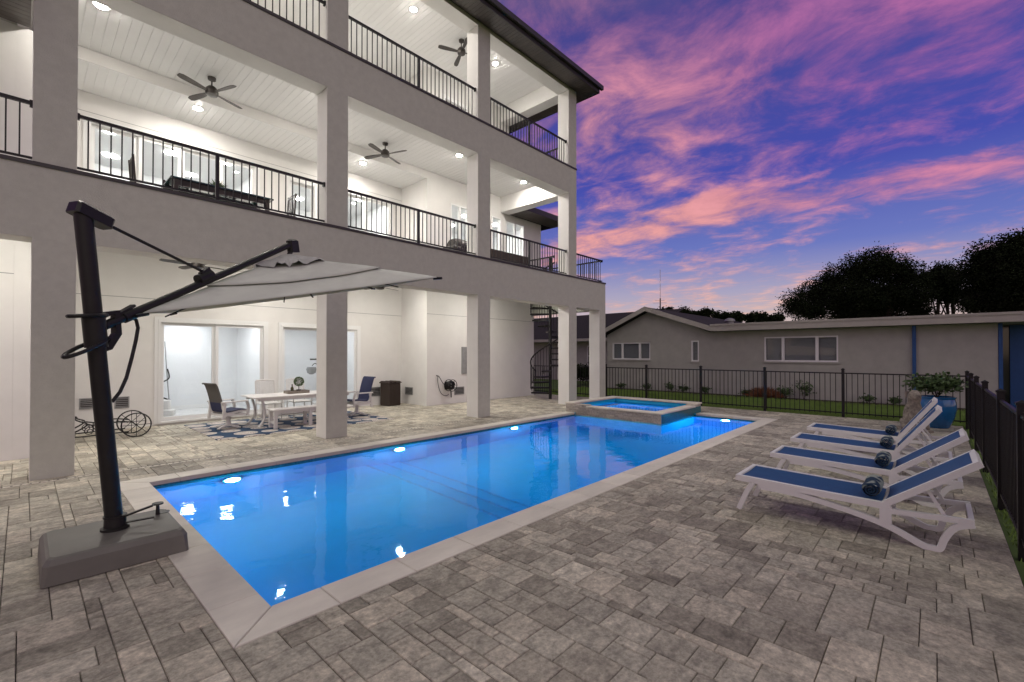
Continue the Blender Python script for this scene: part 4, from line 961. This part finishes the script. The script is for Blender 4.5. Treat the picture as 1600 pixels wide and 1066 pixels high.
# ------------------------------------------------------------------ sun loungers
def smoothpath(p, n=5):
    out = []; P_ = [Vector(q) for q in p]
    for i in range(len(P_)-1):
        a, b, c, d = P_[max(i-1,0)], P_[i], P_[i+1], P_[min(i+2,len(P_)-1)]
        for k in range(n):
            t = k/n; out.append(.5*((2*b)+(c-a)*t+(2*a-5*b+4*c-d)*t*t+(3*b-a-3*c+d)*t**3))
    return out+[P_[-1]]
W_ = .66
def lounger(x, dy, ang, label, head=.80):
    t = thing('sun_lounger', label, 'sun lounger', (x, dy, 0), 0, 'sun loungers beside the fence')
    yz = lambda pts: [(0, y, z) for y, z in pts]; ax = (1, 0, 0)
    for k, (w0, w1) in enumerate(((0, .045), (W_-.045, W_))):
        MB().strip(yz([(1.63,.345),(1.2,.333),(.8,.322),(.32,.315)]), w0, w1, .06, ax).build('side_rail', 'resin_white', t)
        MB().strip(smoothpath(yz([(1.46,.31),(1.52,.2),(1.60,.0)])), w0, w1, .05, ax).build('leg', 'resin_white', t)
        MB().strip(smoothpath(yz([(1.40,.285),(1.07,.275),(.75,.232),(.50,.185),(.30,.125),(.10,.03),(.04,.018),(-.02,.03),(-.05,.12),(-.10,.215),(-.16,.26),(-.235,.285)])), w0+.002, w1-.002, .05, ax).build('arched_leg', 'resin_white', t)
        MB().strip(yz([(.34,.275),(.1,.288),(-.235,.305)]), w0+.001, w1-.001, .045, ax).build('tail_rail', 'resin_white', t)
        MB().box(w0-.002, .30, .16, w1+.002, .385, .32).build('hinge_block', 'resin_white', t)
        MB().box(w0-.001, .02-.03, .0, w1+.001, .065, .022).build('foot', 'resin_white', t)
    MB().box(.045, 1.59, .318, W_-.045, 1.63, .372).build('end_rail', 'resin_white', t); MB().box(.046, -.235, .275, W_-.046, -.20, .32).build('cross_rail', 'resin_white', t)
    MB().box(.046, .33, .265, W_-.046, .37, .3).build('cross_rail', 'resin_white', t)
    s = MB(); n = 12
    for i in range(n+1):
        y = 1.585-(1.585-.37)*i/n; z = .366-.03*i/n; 
        for j in range(7): xx = .045+(W_-.09)*j/6; s.v.append((xx, y, z-.012*math.sin(math.pi*j/6)))
    for i in range(n):
        for j in range(6): q = i*7+j; s.f.append((q, q+7, q+8, q+1))
    s.build('sling_seat', 'sling_blue', t, True)
    # reclining back
    ln = .76; c_, s_ = math.cos(ang), math.sin(ang); hy, hz = .33, .345
    pt = lambda u, off=0: (hy-u*c_+off*s_, hz+u*s_+off*c_)
    for k, (w0, w1) in enumerate(((.002, .05), (W_-.05, W_-.002))):
        MB().strip(yz([pt(-.03), pt(ln)]), w0, w1, .055, ax).build('back_rail', 'resin_white', t)
        a, b = pt(.32, -.02), (.0-.05, .31); MB().strip(yz([a, b]), w0+.06 if k == 0 else w0-.04, w0+.085 if k == 0 else w0-.015, .025, ax).build('prop_bar', 'resin_white', t)
    a, b = pt(ln-.045), pt(ln); MB().strip(yz([a, b]), .05, W_-.05, .05, ax).build('head_rail', 'resin_white', t)
    s = MB()
    for i in range(9):
        y, z = pt(.0+(ln-.03)*i/8, .026)
        for j in range(7): xx = .048+(W_-.096)*j/6; q = .014*math.sin(math.pi*j/6); s.v.append((xx, y-q*s_, z-q*c_))
    for i in range(8):
        for j in range(6): q = i*7+j; s.f.append((q, q+7, q+8, q+1))
    s.build('sling_back', 'sling_blue', t, True)
lb = ((5.40, 0, R(37), 'white and blue sun lounger nearest the camera'), (6.92, .02, R(38), 'white and blue sun lounger second from the camera'),
      (8.35, .07, R(54), 'white and blue sun lounger third from the camera, back raised steeply'), (9.80, .10, R(55), 'white and blue sun lounger farthest from the camera, by the planter'))
for k, (x, dy, an, lab) in enumerate(lb):
    lounger(x, dy, an, lab)
    t = thing('rolled_towel', ('tie dye navy rolled towel on the nearest lounger', 'navy rolled towel on the second lounger', 'navy rolled towel on the third lounger', 'navy rolled towel on the farthest lounger')[k], 'towel', (x+.10, .455+dy, .355), 0, 'rolled towels on the loungers')
    rg = random.Random(30+k); mb = MB(); n, m_ = 20, 14
    for i in range(m_+1):
        u = i/m_; rad = .070*(1-.10*abs(2*u-1)**4)
        for j in range(n):
            a = 2*math.pi*j/n; q = rad*(1+.05*math.sin(3*a+i*.5+k)+rg.uniform(-.025,.025)); mb.v.append((.44*u, q*math.cos(a)*1.05, (.066)+q*math.sin(a)*.93))
    for i in range(m_):
        for j in range(n): e = (j+1) % n; mb.f.append((i*n+j, i*n+e, (i+1)*n+e, (i+1)*n+j))
    mb.build('roll', 'towel', t, True)
    for e_, sg in ((0, -1), (.44, 1)):
        sp_ = []
        for j in range(40): a = j*.42; q = .062*(1-j/42); sp_.append((e_+sg*.004, q*math.cos(a), (.066)+q*math.sin(a)*.93))
        MB().tube(sp_, .008, 5).build('spiral_end', 'towel', t, True)

# ------------------------------------------------------------------ planter and statue at the far corner
t = thing('planter_pot', 'glossy blue ceramic pot in the far patio corner', 'pot', (14.45, -.02, 0))
MB().lathe([(.20, 0), (.23, .03), (.31, .25), (.345, .45), (.335, .60), (.315, .66), (.335, .69), (.34, .72), (.31, .72), (.29, .66)], 32).build('pot', 'glaze_blue', t, True)
MB().lathe([(.285, .64), (.285, .665)], 24).build('soil', 'soil', t)
t = shrub('potted_shrub', 'spreading leafy shrub growing from the blue pot', 'shrub', 14.45, -.02, .66, .50, .50, 900, 'leaf_green', (.13, .07), 61, None, 12)
t = thing('garden_statue', 'weathered stone figure of a seated animal behind the loungers', 'statue', (13.55, .36, 0), R(200))
sk = [((0,0,.05), .20, .17), ((0,0,.18), .215, .19), ((-.02,0,.34), .19, .175), ((.0,0,.50), .155, .15), ((.03,0,.62), .115, .11), ((.05,0,.70), .12, .11), ((.07,0,.79), .125, .105), ((.06,0,.86), .09, .08), ((.05,0,.90), .03, .03)]
mb = MB(); n = 20; rg = random.Random(8)
for (c, ra, rb) in sk:
    for k in range(n): a = 2*math.pi*k/n; q = 1+.05*math.sin(5*a+c[2]*20)+rg.uniform(-.03,.03); mb.v.append((c[0]+ra*q*math.cos(a), rb*q*math.sin(a), c[2]))
for i in range(len(sk)-1):
    for k in range(n): j = (k+1) % n; mb.f.append((i*n+k, i*n+j, (i+1)*n+j, (i+1)*n+k))
mb.f.append(tuple(reversed(range(n)))); mb.f.append(tuple((len(sk)-1)*n+k for k in range(n)))
mb.build('body', 'statue_stone', t, True)
for s in (-1, 1):
    MB().tube([(.10, s*.07, .48), (.19, s*.08, .25), (.21, s*.08, .04), (.27, s*.08, .03)], .05, 10, r2=.04).build('foreleg', 'statue_stone', t, True)
    MB().tube([(-.05, s*.15, .2), (.08, s*.19, .14), (.17, s*.18, .04)], .08, 10, r2=.05).build('haunch', 'statue_stone', t, True)
    MB().tube([(.0, s*.08, .84), (-.02, s*.12, .86), (-.01, s*.125, .72)], .035, 8, r2=.02).build('ear', 'statue_stone', t, True)
MB().tube([(.13, 0, .77), (.22, 0, .745), (.26, 0, .74)], .065, 12, r2=.045).build('muzzle', 'statue_stone', t, True)
MB().bbox(-.27, -.24, -.005, .33, .24, .055, .015).build('plinth', 'statue_stone', t)

# ------------------------------------------------------------------ rug and dining set on the ground floor porch
rug = MB().bbox(-2.0, -1.36, 0, 2.0, 1.36, .010, .004).build('area_rug', 'rug', loc=(4.62, 11.68, .003)); tag(rug, 'navy rug with pale ring medallions under the dining set', 'rug')
t = thing('dining_table', 'white rectangular dining table on the navy rug', 'table', (4.78, 11.75, .014))
MB().bbox(-1.2, -.5, .665, 1.2, .5, .70, .008).build('tabletop', 'cast_white', t); MB().box(-1.1, -.42, .60, 1.1, -.38, .665).build('apron', 'cast_white', t); MB().box(-1.1, .38, .60, 1.1, .42, .665).build('apron', 'cast_white', t)
for sx in (-1, 1):
    for sy in (-1, 1):
        MB().tube(smoothpath([(sx*1.0, sy*.36, .65), (sx*.94, sy*.33, .4), (sx*.95, sy*.34, .18), (sx*1.08, sy*.40, .0)]), .028, 8).build('leg', 'cast_white', t, True)
MB().tube([(-.94,0,.2),(.94,0,.2)], .02, 8).build('stretcher', 'cast_white', t, True)
t = thing('dining_bench', 'white backless bench in front of the dining table', 'bench', (4.6, 11.05, .014))
for k in range(3): MB().bbox(-.78, -.19+k*.129, .40, .78, -.19+k*.129+.122, .435, .006).build('seat_slat', 'cast_white', t)
MB().box(-.72, -.16, .34, .72, -.125, .40).build('apron', 'cast_white', t); MB().box(-.72, .125, .34, .72, .16, .40).build('apron', 'cast_white', t)
for sx in (-.70, .08, .70):
    for sy in (-.15, .15): MB().box(sx-.035, sy-.03, 0, sx+.035, sy+.03, .3995).build('leg', 'cast_white', t)
    MB().box(sx-.02, -.12, .10, sx+.02, .12, .15).build('stretcher', 'cast_white', t)
def swivel_chair(x, y, rz, label, back):
    t = thing('swivel_armchair', label, 'chair', (x, y, .014), rz, 'sling swivel armchairs at the table ends')
    prof = [(.27,.40),(.18,.425),(.0,.40),(-.16,.385),(-.22,.42),(-.25,.55),(-.29,.72),(-.335,.88),(-.375,.99),(-.41,1.03),(-.44,1.02)]
    sp_ = smoothpath([(px_, 0, pz) for px_, pz in prof], 3); cut = next(i for i, p in enumerate(sp_) if p.z > .60)
    MB().strip(sp_[:cut+1], -.25, .25, .028, (0, 1, 0)).build('seat_sling', 'navy', t, True); MB().strip(sp_[cut:], -.25, .25, .028, (0, 1, 0)).build('back_sling', back, t, True)
    for s in (-1, 1):
        w0, w1 = (s*.25, s*.285) if s > 0 else (-.285, -.25)
        MB().strip(smoothpath([(.27,0,.385),(.1,0,.385),(-.15,0,.355),(-.235,0,.42),(-.27,0,.6)], 3), w0, w1, .04, (0, 1, 0)).build('side_frame', 'cast_white', t)
        MB().bbox(-.30, s*.30-.035, .60, .27, s*.30+.035, .63, .008).build('armrest', 'cast_white', t)
        MB().strip(smoothpath([(.25,0,.60),(.285,0,.47),(.27,0,.28)], 4), s*.30-.02, s*.30+.02, .05, (0, 1, 0)).build('arm_post', 'cast_white', t)
        MB().strip([(-.22,0,.60),(-.25,0,.40),(-.27,0,.22)], s*.30-.02, s*.30+.02, .05, (0, 1, 0)).build('arm_post', 'cast_white', t)
        MB().box(-.27, s*.30-.018, .30, .27, s*.30+.018, .34).build('side_rail', 'cast_white', t)
    MB().box(-.22, -.29, .30, -.18, .29, .34).build('cross_rail', 'cast_white', t); MB().box(.16, -.29, .30, .20, .29, .34).build('cross_rail', 'cast_white', t)
    MB().lathe([(.09, .05), (.055, .09), (.045, .2), (.07, .29), (.11, .30)], 18).build('pedestal', 'cast_white', t, True)
    for k in range(4):
        a = k*math.pi/2+.4; MB().strip([(0,0,.07),(.16,0,.05),(.30,0,.015)], -.03, .03, .03, (0, 1, 0)).build('base_foot', 'cast_white', t).rotation_euler = (0, 0, a)
swivel_chair(3.22, 11.85, R(12), 'grey backed swivel armchair at the near left table end', 'sling_grey')
swivel_chair(6.32, 11.75, R(185), 'navy swivel armchair at the far table end behind the column', 'navy')
def mesh_chair(x, y, rz, label):
    t = thing('mesh_chair', label, 'chair', (x, y, .014), rz, 'white mesh back chairs behind the table')
    MB().bbox(-.24, -.24, .40, .24, .24, .43, .01).build('seat', 'mesh_white', t)
    for s in (-1, 1):
        MB().tube([(s*.23, -.23, 0), (s*.23, -.23, .40)], .016, 8).build('leg', 'cast_white', t, True)
        MB().tube([(s*.23, .23, 0), (s*.23, .22, .42), (s*.23, .30, .98)], .016, 8).build('back_post', 'cast_white', t, True)
        MB().tube(smoothpath([(s*.24, .24, .62), (s*.27, -.05, .64), (s*.25, -.22, .60), (s*.24, -.23, .41)], 3), .015, 8).build('arm', 'cast_white', t, True)
    MB().tube(smoothpath([(-.23, .30, .98), (-.1, .31, 1.0), (.1, .31, 1.0), (.23, .30, .98)], 3), .018, 8).build('top_rail', 'cast_white', t, True)
    for i in range(11):
        xx = -.205+i*.041; MB().bar((xx, .235, .46), (xx, .302, .985), .034, .006, (0, 1, 0)).build('back_strip', 'mesh_white', t)
mesh_chair(4.35, 12.62, 0, 'white mesh back chair behind the table, left one')
mesh_chair(5.12, 12.62, 0, 'white mesh back chair behind the table, right one')
TT = .714
t = thing('serving_tray', 'low wooden tray on the dining table', 'tray', (4.72, 11.8, TT))
MB().box(-.26, -.15, 0, .26, .15, .012).build('base', 'tray_wood', t)
for a in ((-.26,-.15,.012,.26,-.135,.07),(-.26,.135,.012,.26,.15,.07),(-.26,-.135,.012,-.245,.135,.07),(.245,-.135,.012,.26,.135,.07)): MB().box(*a).build('rim', 'tray_wood', t)
t = thing('glass_bottle', 'dark amber bottle standing in the tray', 'bottle', (4.60, 11.78, TT+.013)); MB().lathe([(.035, 0), (.037, .01), (.037, .12), (.014, .16), (.013, .21), (.016, .215)], 16).build('bottle', 'bottle_glass', t, True)
t = thing('topiary_ball', 'small round topiary ball plant in the tray', 'plant', (4.78, 11.82, TT+.013)); MB().lathe([(.045, 0), (.06, .07), (.055, .075)], 16).build('pot', 'dark_wood', t, True); MB().tube([(0,0,.07),(0,0,.2)], .008, 6).build('stem', 'bark', t)
mb = MB(); rg = random.Random(9)
for _ in range(700):
    d = Vector((rg.gauss(0,1), rg.gauss(0,1), rg.gauss(0,1))).normalized(); leaf(mb, Vector((0,0,.28))+d*.095, d+Vector((rg.uniform(-.6,.6), rg.uniform(-.6,.6), rg.uniform(-.6,.6))), .035, .02, rg)
mb.build('foliage', 'leaf_green', t)

# ------------------------------------------------------------------ wicker bin, hose reel, iron chaise
t = thing('wicker_bin', 'dark brown wicker waste bin with wavy lid by the wall', 'bin', (8.30, 13.20, 0), R(6))
MB().bbox(-.24, -.22, 0, .24, .22, .74, .015).build('body', 'wicker', t)
for s in (-1, 1):
    for k in range(9): MB().tube([(-.215+k*.054, s*.224, .02), (-.215+k*.054, s*.224, .73)], .012, 5).build('weave_rib', 'wicker', t)
mb = MB(); n = 20
for i in range(n+1):
    x = -.265+.53*i/n; z = .76+.045*math.cos((x/.265)*math.pi*1.5)**2
    for y, zz in ((-.245, z-.03), (-.245, z), (.245, z), (.245, z-.03)): mb.v.append((x, y, zz))
for i in range(n):
    for k in range(4): j = (k+1) % 4; mb.f.append((i*4+k, i*4+j, i*4+4+j, i*4+4+k))
mb.f += [(3,2,1,0), tuple(n*4+k for k in range(4))]; mb.build('lid', 'wicker', t, True)
t = thing('hose_reel', 'black garden hose reel mounted on the white wall', 'hose reel', (9.80, 12.1, .62))
MB().bbox(-.12, -.06, -.12, .12, -.001, .14, .01).build('bracket', 'black_metal', t)
for y in (-.08, -.28):
    MB().tube([(.19*math.cos(k*math.pi/12), y, .02+.19*math.sin(k*math.pi/12)) for k in range(25)], .012, 6, False).build('rim', 'black_metal', t, True)
    for k in range(3): a = k*math.pi/3; MB().tube([(.19*math.cos(a), y, .02+.19*math.sin(a)), (-.19*math.cos(a), y, .02-.19*math.sin(a))], .008, 5).build('spoke', 'black_metal', t)
MB().tube([(0,-.06,.02),(0,-.30,.02)], .03, 10).build('axle', 'black_metal', t, True)
h_ = []
for k in range(150): a = k*2*math.pi/18; q = .125+.012*math.sin(k*.31); h_.append((q*math.cos(a), -.10-.16*abs(((k/40) % 2)-1), .02+q*math.sin(a)))
MB().tube(h_, .013, 6).build('coiled_hose', 'black_metal', t, True)
MB().tube(smoothpath([(-.13,-.15,-.02),(-.26,-.10,.10),(-.36,-.06,.28),(-.42,-.05,.34),(-.44,-.05,.20),(-.40,-.06,-.05),(-.28,-.06,-.26),(-.10,-.07,-.33),(.0,-.08,-.28)], 5), .011, 6).build('loose_hose', 'black_metal', t, True)
MB().tube([(-.42,-.05,.34),(-.50,-.06,.36)], .016, 8).build('nozzle', 'black_metal', t, True)
MB().tube(smoothpath([(.02,-.15,-.15),(.06,-.12,-.36),(.12,-.08,-.38),(.13,-.06,-.2)], 5), .011, 6).build('loose_hose', 'black_metal', t, True)
t = thing('iron_chaise', 'black wrought iron wheeled chaise with scrollwork behind the umbrella pole', 'chaise', (.95, 12.35, 0), R(0))
ir = 'black_metal'
for y in (-.28, .28):
    MB().tube(smoothpath([(-.62,y,.86),(-.42,y,.60),(-.22,y,.42),(-.08,y,.33),(-.3,y,.18),(-.62,y,.06)], 4), .014, 6).build('back_frame', ir, t, True)
    MB().tube([(-.62,y,.09),(.0,y,.11),(.55,y,.12)], .013, 6).build('long_rail', ir, t, True)
    MB().tube(smoothpath([(-.08,y,.33),(.18,y,.28),(.36,y,.34),(.62,y,.30)], 4), .013, 6).build('seat_rail', ir, t, True)
    for cx, cz, q in ((-.3, .46, .07), (-.05, .2, .09), (.2, .19, .07)):
        MB().tube([(cx+q*(1-k/30)*math.cos(k*.45), y, cz+q*(1-k/30)*math.sin(k*.45)) for k in range(26)], .008, 5).build('scroll', ir, t, True)
    MB().tube([(.66+.24*math.cos(k*math.pi/14), y*1.1, .245+.24*math.sin(k*math.pi/14)) for k in range(29)], .013, 6, False).build('wheel_rim', ir, t, True)
    for k in range(4): a = k*math.pi/4; MB().tube([(.66+.23*math.cos(a), y*1.1, .245+.23*math.sin(a)), (.66-.23*math.cos(a), y*1.1, .245-.23*math.sin(a))], .006, 5).build('wheel_spoke', ir, t)
    MB().tube([(-.62,y,.1),(-.62,y,.0)], .013, 6).build('leg', ir, t); MB().tube([(.05,y,.11),(.05,y,.30)], .011, 6).build('leg', ir, t)
MB().tube([(.66,-.31,.245),(.66,.31,.245)], .012, 6).build('axle', ir, t)
for k in range(9):
    u = k/8; x, z = (-.08-.5*u, .33+.48*u); MB().tube([(x,-.28,z),(x,.28,z)], .006, 5).build('back_slat', ir, t); x = -.05+.65*u; MB().tube([(x,-.28,.30),(x,.28,.30)], .006, 5).build('seat_slat', ir, t)

# ------------------------------------------------------------------ things seen through the ground floor doors
t = thing('floor_cleaner', 'upright floor cleaner with hose leaning inside the left sliding door', 'cleaner', (2.62, 15.2, .041), R(-20))
MB().tube([(.10, .1, .1), (.0, .22, 1.2), (-.06, .30, 2.0)], .014, 8).build('handle_pole', 'panel_grey', t, True); MB().bbox(-.18, -.14, 0, .22, .16, .16, .02).build('base', 'cast_white', t); MB().bbox(-.10, -.05, .16, .12, .14, .42, .03).build('tank', 'cast_white', t)
MB().tube(smoothpath([(.1,.1,.4),(-.12,.05,.55),(-.1,.1,.85),(.06,.18,1.0),(.02,.2,1.25)], 5), .018, 7).build('hose', 'black_metal', t, True)
t = thing('utility_stand', 'grey stand with T bar top and round hanging basket inside the right glass door', 'stand', (6.75, 15.1, .041))
MB().tube([(0,0,0),(0,0,1.45)], .022, 10).build('post', 'panel_grey', t, True); MB().box(-.28, -.03, 1.45, .22, .03, 1.50).build('t_bar', 'flashing', t); MB().lathe([(.2, 0), (.2, .02), (.04, .04)], 20).build('foot', 'cast_white', t, True)
MB().tube(smoothpath([(0,0,1.25),(-.12,0,1.34),(-.22,0,1.26)], 5), .014, 6).build('hook', 'flashing', t, True); MB().lathe([(.05, 0), (.13, .05), (.16, .16), (.14, .24)], 16, (-.24, 0, .98)).build('basket', 'panel_grey', t, True)

# ------------------------------------------------------------------ spiral stair at the far end of the porch
sx, sy = 13.52, 10.60
t = thing('spiral_stair', 'black metal spiral stair at the far end of the porch', 'staircase', (sx, sy, 0))
MB().tube([(0,0,0),(0,0,5.35)], .06, 14).build('centre_post', 'black_metal', t, True)
n = 19; RD = .74; a0 = R(100); da = R(27)
treads = []
for k in range(n):
    a = a0+k*da; z = (k+1)*4.25/(n+1)
    tr = MB(); w1 = .5*da
    c1 = [(.05*math.cos(a-w1), .05*math.sin(a-w1)), (RD*math.cos(a-w1), RD*math.sin(a-w1)), (RD*math.cos(a+w1), RD*math.sin(a+w1)), (.05*math.cos(a+w1), .05*math.sin(a+w1))]
    # open grating: bars instead of a plate
    for q in range(7):
        r_ = .1+q*(RD-.1)/6; tr.bar((r_*math.cos(a-w1), r_*math.sin(a-w1), z), (r_*math.cos(a+w1), r_*math.sin(a+w1), z), .045, .045)
    for e in (-1, -.33, .33, 1): tr.bar((.05*math.cos(a+e*w1), .05*math.sin(a+e*w1), z-.004), (RD*math.cos(a+e*w1), RD*math.sin(a+e*w1), z-.004), .04, .06)
    tr.build('tread', 'black_metal', t)
    for e in (-.67, 0, .67):
        b_ = a+e*w1; zz = z+e*.5*4.25/(n+1); MB().tube([(RD*math.cos(b_), RD*math.sin(b_), zz-.02), (RD*math.cos(b_), RD*math.sin(b_), zz+.9)], .012, 6).build('baluster', 'black_metal', t)
hr = [(RD*math.cos(a0+(k/3-.5)*da), RD*math.sin(a0+(k/3-.5)*da), (k/3+.5)*4.25/(n+1)+.92) for k in range(3*n)]
MB().tube(hr, .026, 8).build('handrail', 'black_metal', t, True)

# ------------------------------------------------------------------ balcony furniture (middle floor)
Fz = 4.272
t = thing('balcony_table', 'dark glass topped dining table on the middle balcony', 'table', (2.75, 10.85, Fz))
MB().bbox(-.9, -.5, .72, .9, .5, .75, .008).build('tabletop', 'table_glass', t); MB().box(-.82, -.43, .62, .82, -.40, .719).build('apron', 'dark_wood', t); MB().box(-.82, .40, .62, .82, .43, .719).build('apron', 'dark_wood', t)
for a in (-.8, .8):
    for b in (-.4, .4): MB().box(a-.035, b-.035, 0, a+.035, b+.035, .72).build('leg', 'dark_wood', t)
    MB().box(a-.02, -.36, .3, a+.02, .36, .36).build('stretcher', 'dark_wood', t)
def slat_chair(x, y, rz, label):
    t = thing('slat_back_chair', label, 'chair', (x, y, Fz), rz, 'dark slat back chairs on the middle balcony')
    MB().bbox(-.22, -.22, .42, .22, .22, .46, .01).build('seat', 'dark_wood', t)
    for s in (-1, 1):
        MB().box(s*.2-.02, -.22, 0, s*.2+.02, -.18, .42).build('leg', 'dark_wood', t); MB().bar((s*.2, .2, 0), (s*.2, .27, 1.08), .04, .035, (0, 1, 0)).build('back_post', 'dark_wood', t)
    for z in (1.04, .72): MB().box(-.18, .245 if z > 1 else .225, z-.035, .18, .275 if z > 1 else .255, z+.025).build('back_rail', 'dark_wood', t)
    for k in range(4): xx = -.135+k*.09; MB().bar((xx, .235, .5), (xx, .262, 1.03), .03, .014, (0, 1, 0)).build('slat', 'dark_wood', t)
slat_chair(1.62, 10.9, R(90), 'dark slat back chair at the left end of the balcony table')
slat_chair(3.1, 11.55, 0, 'dark slat back chair behind the balcony table')
slat_chair(3.95, 10.85, R(-90), 'dark slat back chair at the right end of the balcony table')
slat_chair(2.2, 11.55, 0, 'dark slat back chair behind the balcony table near the plant')
t = thing('table_plant', 'spiky green plant in the middle of the balcony table', 'plant', (2.75, 10.95, Fz+.751)); MB().lathe([(.05, 0), (.075, .10), (.07, .105)], 14).build('pot', 'cast_white', t, True)
mb = MB(); rg = random.Random(12)
for _ in range(130):
    a = rg.uniform(0, 6.28); el = rg.uniform(.5, 1.5); leaf(mb, Vector((0, 0, .1)), Vector((math.cos(a)*math.cos(el), math.sin(a)*math.cos(el), math.sin(el))), rg.uniform(.15, .3), .018, rg)
mb.build('foliage', 'leaf_green', t)
t = thing('covered_grill', 'dark covered barbecue grill on the middle balcony beside the third column', 'grill', (9.1, 10.6, Fz), R(10))
MB().bbox(-.55, -.28, .0, .55, .28, .62, .04).build('cover_skirt', 'dark_wood', t)
mb = MB(); n, m_ = 14, 10
for i in range(m_+1):
    x = -.42+.84*i/m_
    for k in range(n+1): a = math.pi*k/n; q = 1-.25*abs(2*i/m_-1)**3; mb.v.append((x, -.27*q*math.cos(a), .62+.30*q*math.sin(a)))
for i in range(m_):
    for k in range(n): q = i*(n+1)+k; mb.f.append((q, q+1, q+n+2, q+n+1))
mb.f += [tuple(range(n+1)), tuple(reversed(range(m_*(n+1), (m_+1)*(n+1))))]; mb.build('hood', 'dark_wood', t, True)
def sofa(x, y, rz, ln, label):
    t = thing('outdoor_sofa', label, 'sofa', (x, y, Fz), rz, 'dark outdoor seating at the balcony end')
    MB().bbox(-ln/2, -.38, .12, ln/2, .38, .40, .02).build('seat_base', 'wicker', t); MB().bbox(-ln/2, .26, .40, ln/2, .38, .85, .02).build('backrest', 'wicker', t)
    for s in (-1, 1): MB().bbox(min(s*ln/2, s*(ln/2-.14)), -.38, .401, max(s*ln/2, s*(ln/2-.14)), .259, .62, .02).build('arm', 'wicker', t)
    for a in (-ln/2+.06, ln/2-.06):
        for b in (-.33, .33): MB().box(a-.03, b-.03, 0, a+.03, b+.03, .12).build('leg', 'wicker', t)
    k = round((ln-.3)/.6); w_ = (ln-.3)/k
    for i in range(k): MB().bbox(-ln/2+.15+i*w_+.005, -.37, .402, -ln/2+.15+(i+1)*w_-.005, .255, .50, .03).build('cushion', 'sling_grey', t)
sofa(11.3, 10.9, R(180), 1.9, 'dark wicker sofa behind the railing right of the third column')
railing((12.72, 9.78), (12.72, 11.42), 4.272, 'short dark guard railing beside the stairwell on the end deck', False)
railing((12.75, 11.46), (14.2, 11.46), 4.272, 'dark guard railing behind the stairwell on the end deck', False)
